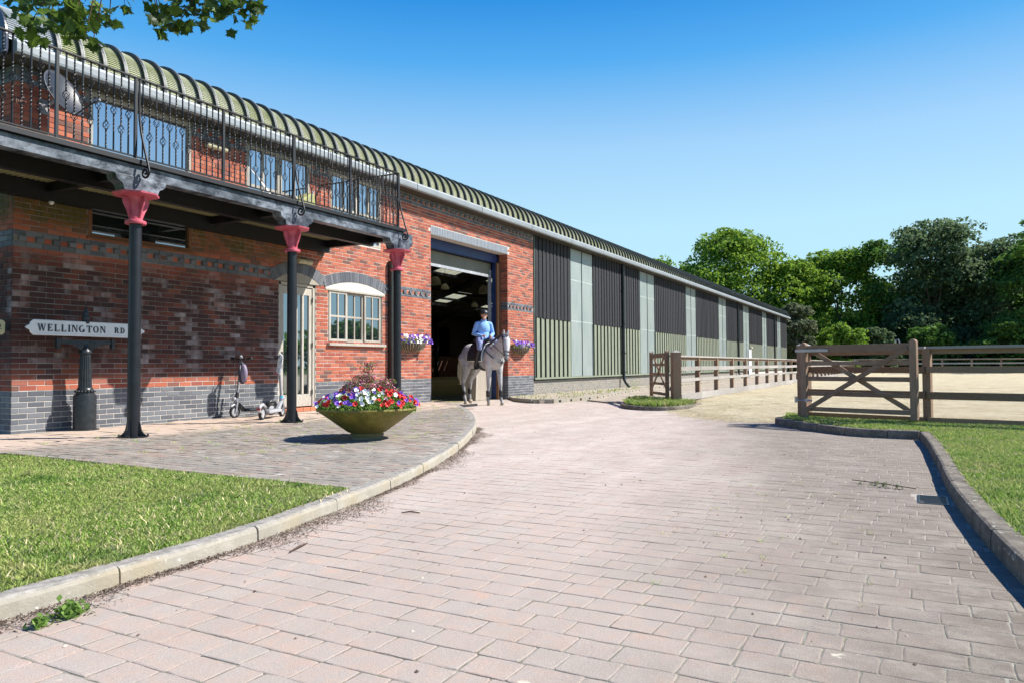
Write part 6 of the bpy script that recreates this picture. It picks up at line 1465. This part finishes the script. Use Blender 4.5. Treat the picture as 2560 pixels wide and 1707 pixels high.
grass('verge_grass',verge_poly,.095,6500,.036,M_grass,2,9.)
grass('gate_island_grass',isl_poly,.075,2500,.07,M_grass,3)
grass('wall_verge_weeds',[(18.4,-.7),(17.9,-2.1),(19,-2.25),(24,-1.75),(30,-1.1),(30,-.9),(20,-.1),(19.6,-.1)],.08,30,.03,M_grass,4)
# tufts in the joints
def tufts(name,pts,n,sp,h,label=None,mat=None):
    V=[];F=[]
    for (x,y,z) in pts:
        for i in range(n):
            a=rnd.uniform(0,6.3); r=abs(rnd.gauss(0,sp)); hh=rnd.uniform(.3,1)*h; px,py=x+r*math.cos(a),y+r*math.sin(a); b=len(V); w_=.003; V+=[(px-w_,py,z),(px+w_,py,z),(px+rnd.gauss(0,.5)*hh,py+rnd.gauss(0,.5)*hh,z+hh)]; F.append((b,b+1,b+2))
    return np_obj(name,V,F,mat or M_grass,None,'stuff')
tp=[(rnd.uniform(3.2,7),rnd.uniform(-10.6,-9.4),0) for i in range(36)]+[(x,y,terr_z(y)) for x,y in ((rnd.uniform(5,14),rnd.uniform(-5.5,-1.2)) for i in range(260)) if terr_in(x,y)]
tufts('joint_weeds',tp,14,.03,.028)
# seed husks and litter swept against the left kerb
V=[];F=[];PLn=np.array(PL); d=np.r_[0,np.cumsum(np.linalg.norm(np.diff(PLn,axis=0),axis=1))]
for i in range(26000):
    q=rnd.uniform(2.0,13.5); w_=.13*(.6+.5*math.sin(q*2.2)+.35*math.sin(q*5.7+1)); w_=max(.03,w_)*(1 if q<6.5 else .9); o_=-abs(rnd.gauss(.0,w_*.95)); x=np.interp(q,d,PLn[:,0]); y=np.interp(q,d,PLn[:,1]); nx=np.interp(q,d,NL[:,0]); ny=np.interp(q,d,NL[:,1])
    if q>7 and rnd.random()<.25: continue
    x+=nx*o_; y+=ny*o_; s=rnd.uniform(.003,.0075); a=rnd.uniform(0,6.3); z=rnd.uniform(.001,.012)*(1+o_*4); e=rnd.uniform(.3,.8); b=len(V)
    V+=[(x+s*math.cos(a),y+s*math.sin(a),z),(x-s*e*math.sin(a),y+s*e*math.cos(a),z+rnd.uniform(0,.006)),(x-s*math.cos(a),y-s*math.sin(a),z),(x+s*e*math.sin(a),y-s*e*math.cos(a),z+rnd.uniform(0,.006))]; F.append((b,b+1,b+2,b+3))
k=NM('litter'); r=k.rand(); k.col(k.ramp(r,[(0,(.06,.04,.032)),(.5,(.13,.09,.07)),(.85,(.24,.18,.13)),(1,(.5,.45,.38))])).set(rough=.95); np_obj('seed_litter',V,F,k.m,None,'stuff')
# crumbs and small stones on the drive
V=[];F=[]
for i in range(900):
    x=rnd.uniform(1.5,16); y=rnd.uniform(-10.8,-3); 
    if not road_in(x,y) or rnd.random()<(.55 if y>-9.2 else 0): continue
    s=rnd.uniform(.003,.011)*(1+x*.03); b=len(V); a=rnd.uniform(0,6)
    V+=[(x+s*math.cos(a+q),y+s*math.sin(a+q)*.7,0) for q in (0,1.5,3.1,4.6)]+[(x,y,s*.8)]; F+=[(b,b+1,b+4,b+4),(b+1,b+2,b+4,b+4),(b+2,b+3,b+4,b+4),(b+3,b,b+4,b+4)]
V=np.array(V); F3=[f[:3] for f in F]; np_obj('crumbs',V,F3,k.m,None,'stuff')
def weed(x,y,z,r_,label,n=40):
    t=empty('weed',(x,y,z),label=label,cat='weed'); foliage('leaves',lambda:(rnd.gauss(0,r_*.5),rnd.gauss(0,r_*.5),abs(rnd.gauss(0,r_*.5))+.004),n*4,M_plant,t,(.008,.018),.7)
weed(1.80,-7.77,0,.055,'bright green weed growing in the litter at the near left kerb joint'); weed(1.66,-7.80,0,.032,'smaller pale weed left of the bright green one by the kerb',18)
weed(29.4,-.45,.09,.35,'leafy weed at the foot of the first black downpipe',70)
t=empty('leafy_sprig',(6.75,-10.55,.01),1.1,label='torn leafy sprig lying beside the drain grate',cat='sprig'); foliage('leaves',lambda:(rnd.uniform(-.2,.2),rnd.gauss(0,.03),rnd.uniform(0,.02)),26,M_leafD,t,(.012,.028),.6); MB().tube([(-.25,0,.01),(0,.02,.02),(.3,-.03,.01)],.004,5).build('stem',M_twig,t)
for (x,y,a,L,lab) in ((4.12,-7.75,2.0,.13,'short dark twig lying on the pink paving in the middle of the drive'),(3.05,-7.78,.3,.2,'thin curved twig lying along the litter by the left kerb'),(1.35,-7.86,.1,.22,'thin dark twig in the litter at the near left corner')):
    t=empty('twig',(x,y,.006),a,label=lab,cat='twig'); MB().tube([(-L/2,0,0),(0,rnd.uniform(-.01,.01),.008),(L/2,0,0)],[.004,.006,.003],6).build('stick',M_twig,t)
print('objects',len(bpy.data.objects),'tris',sum(len(o.data.polygons) for o in bpy.data.objects if o.type=='MESH'))
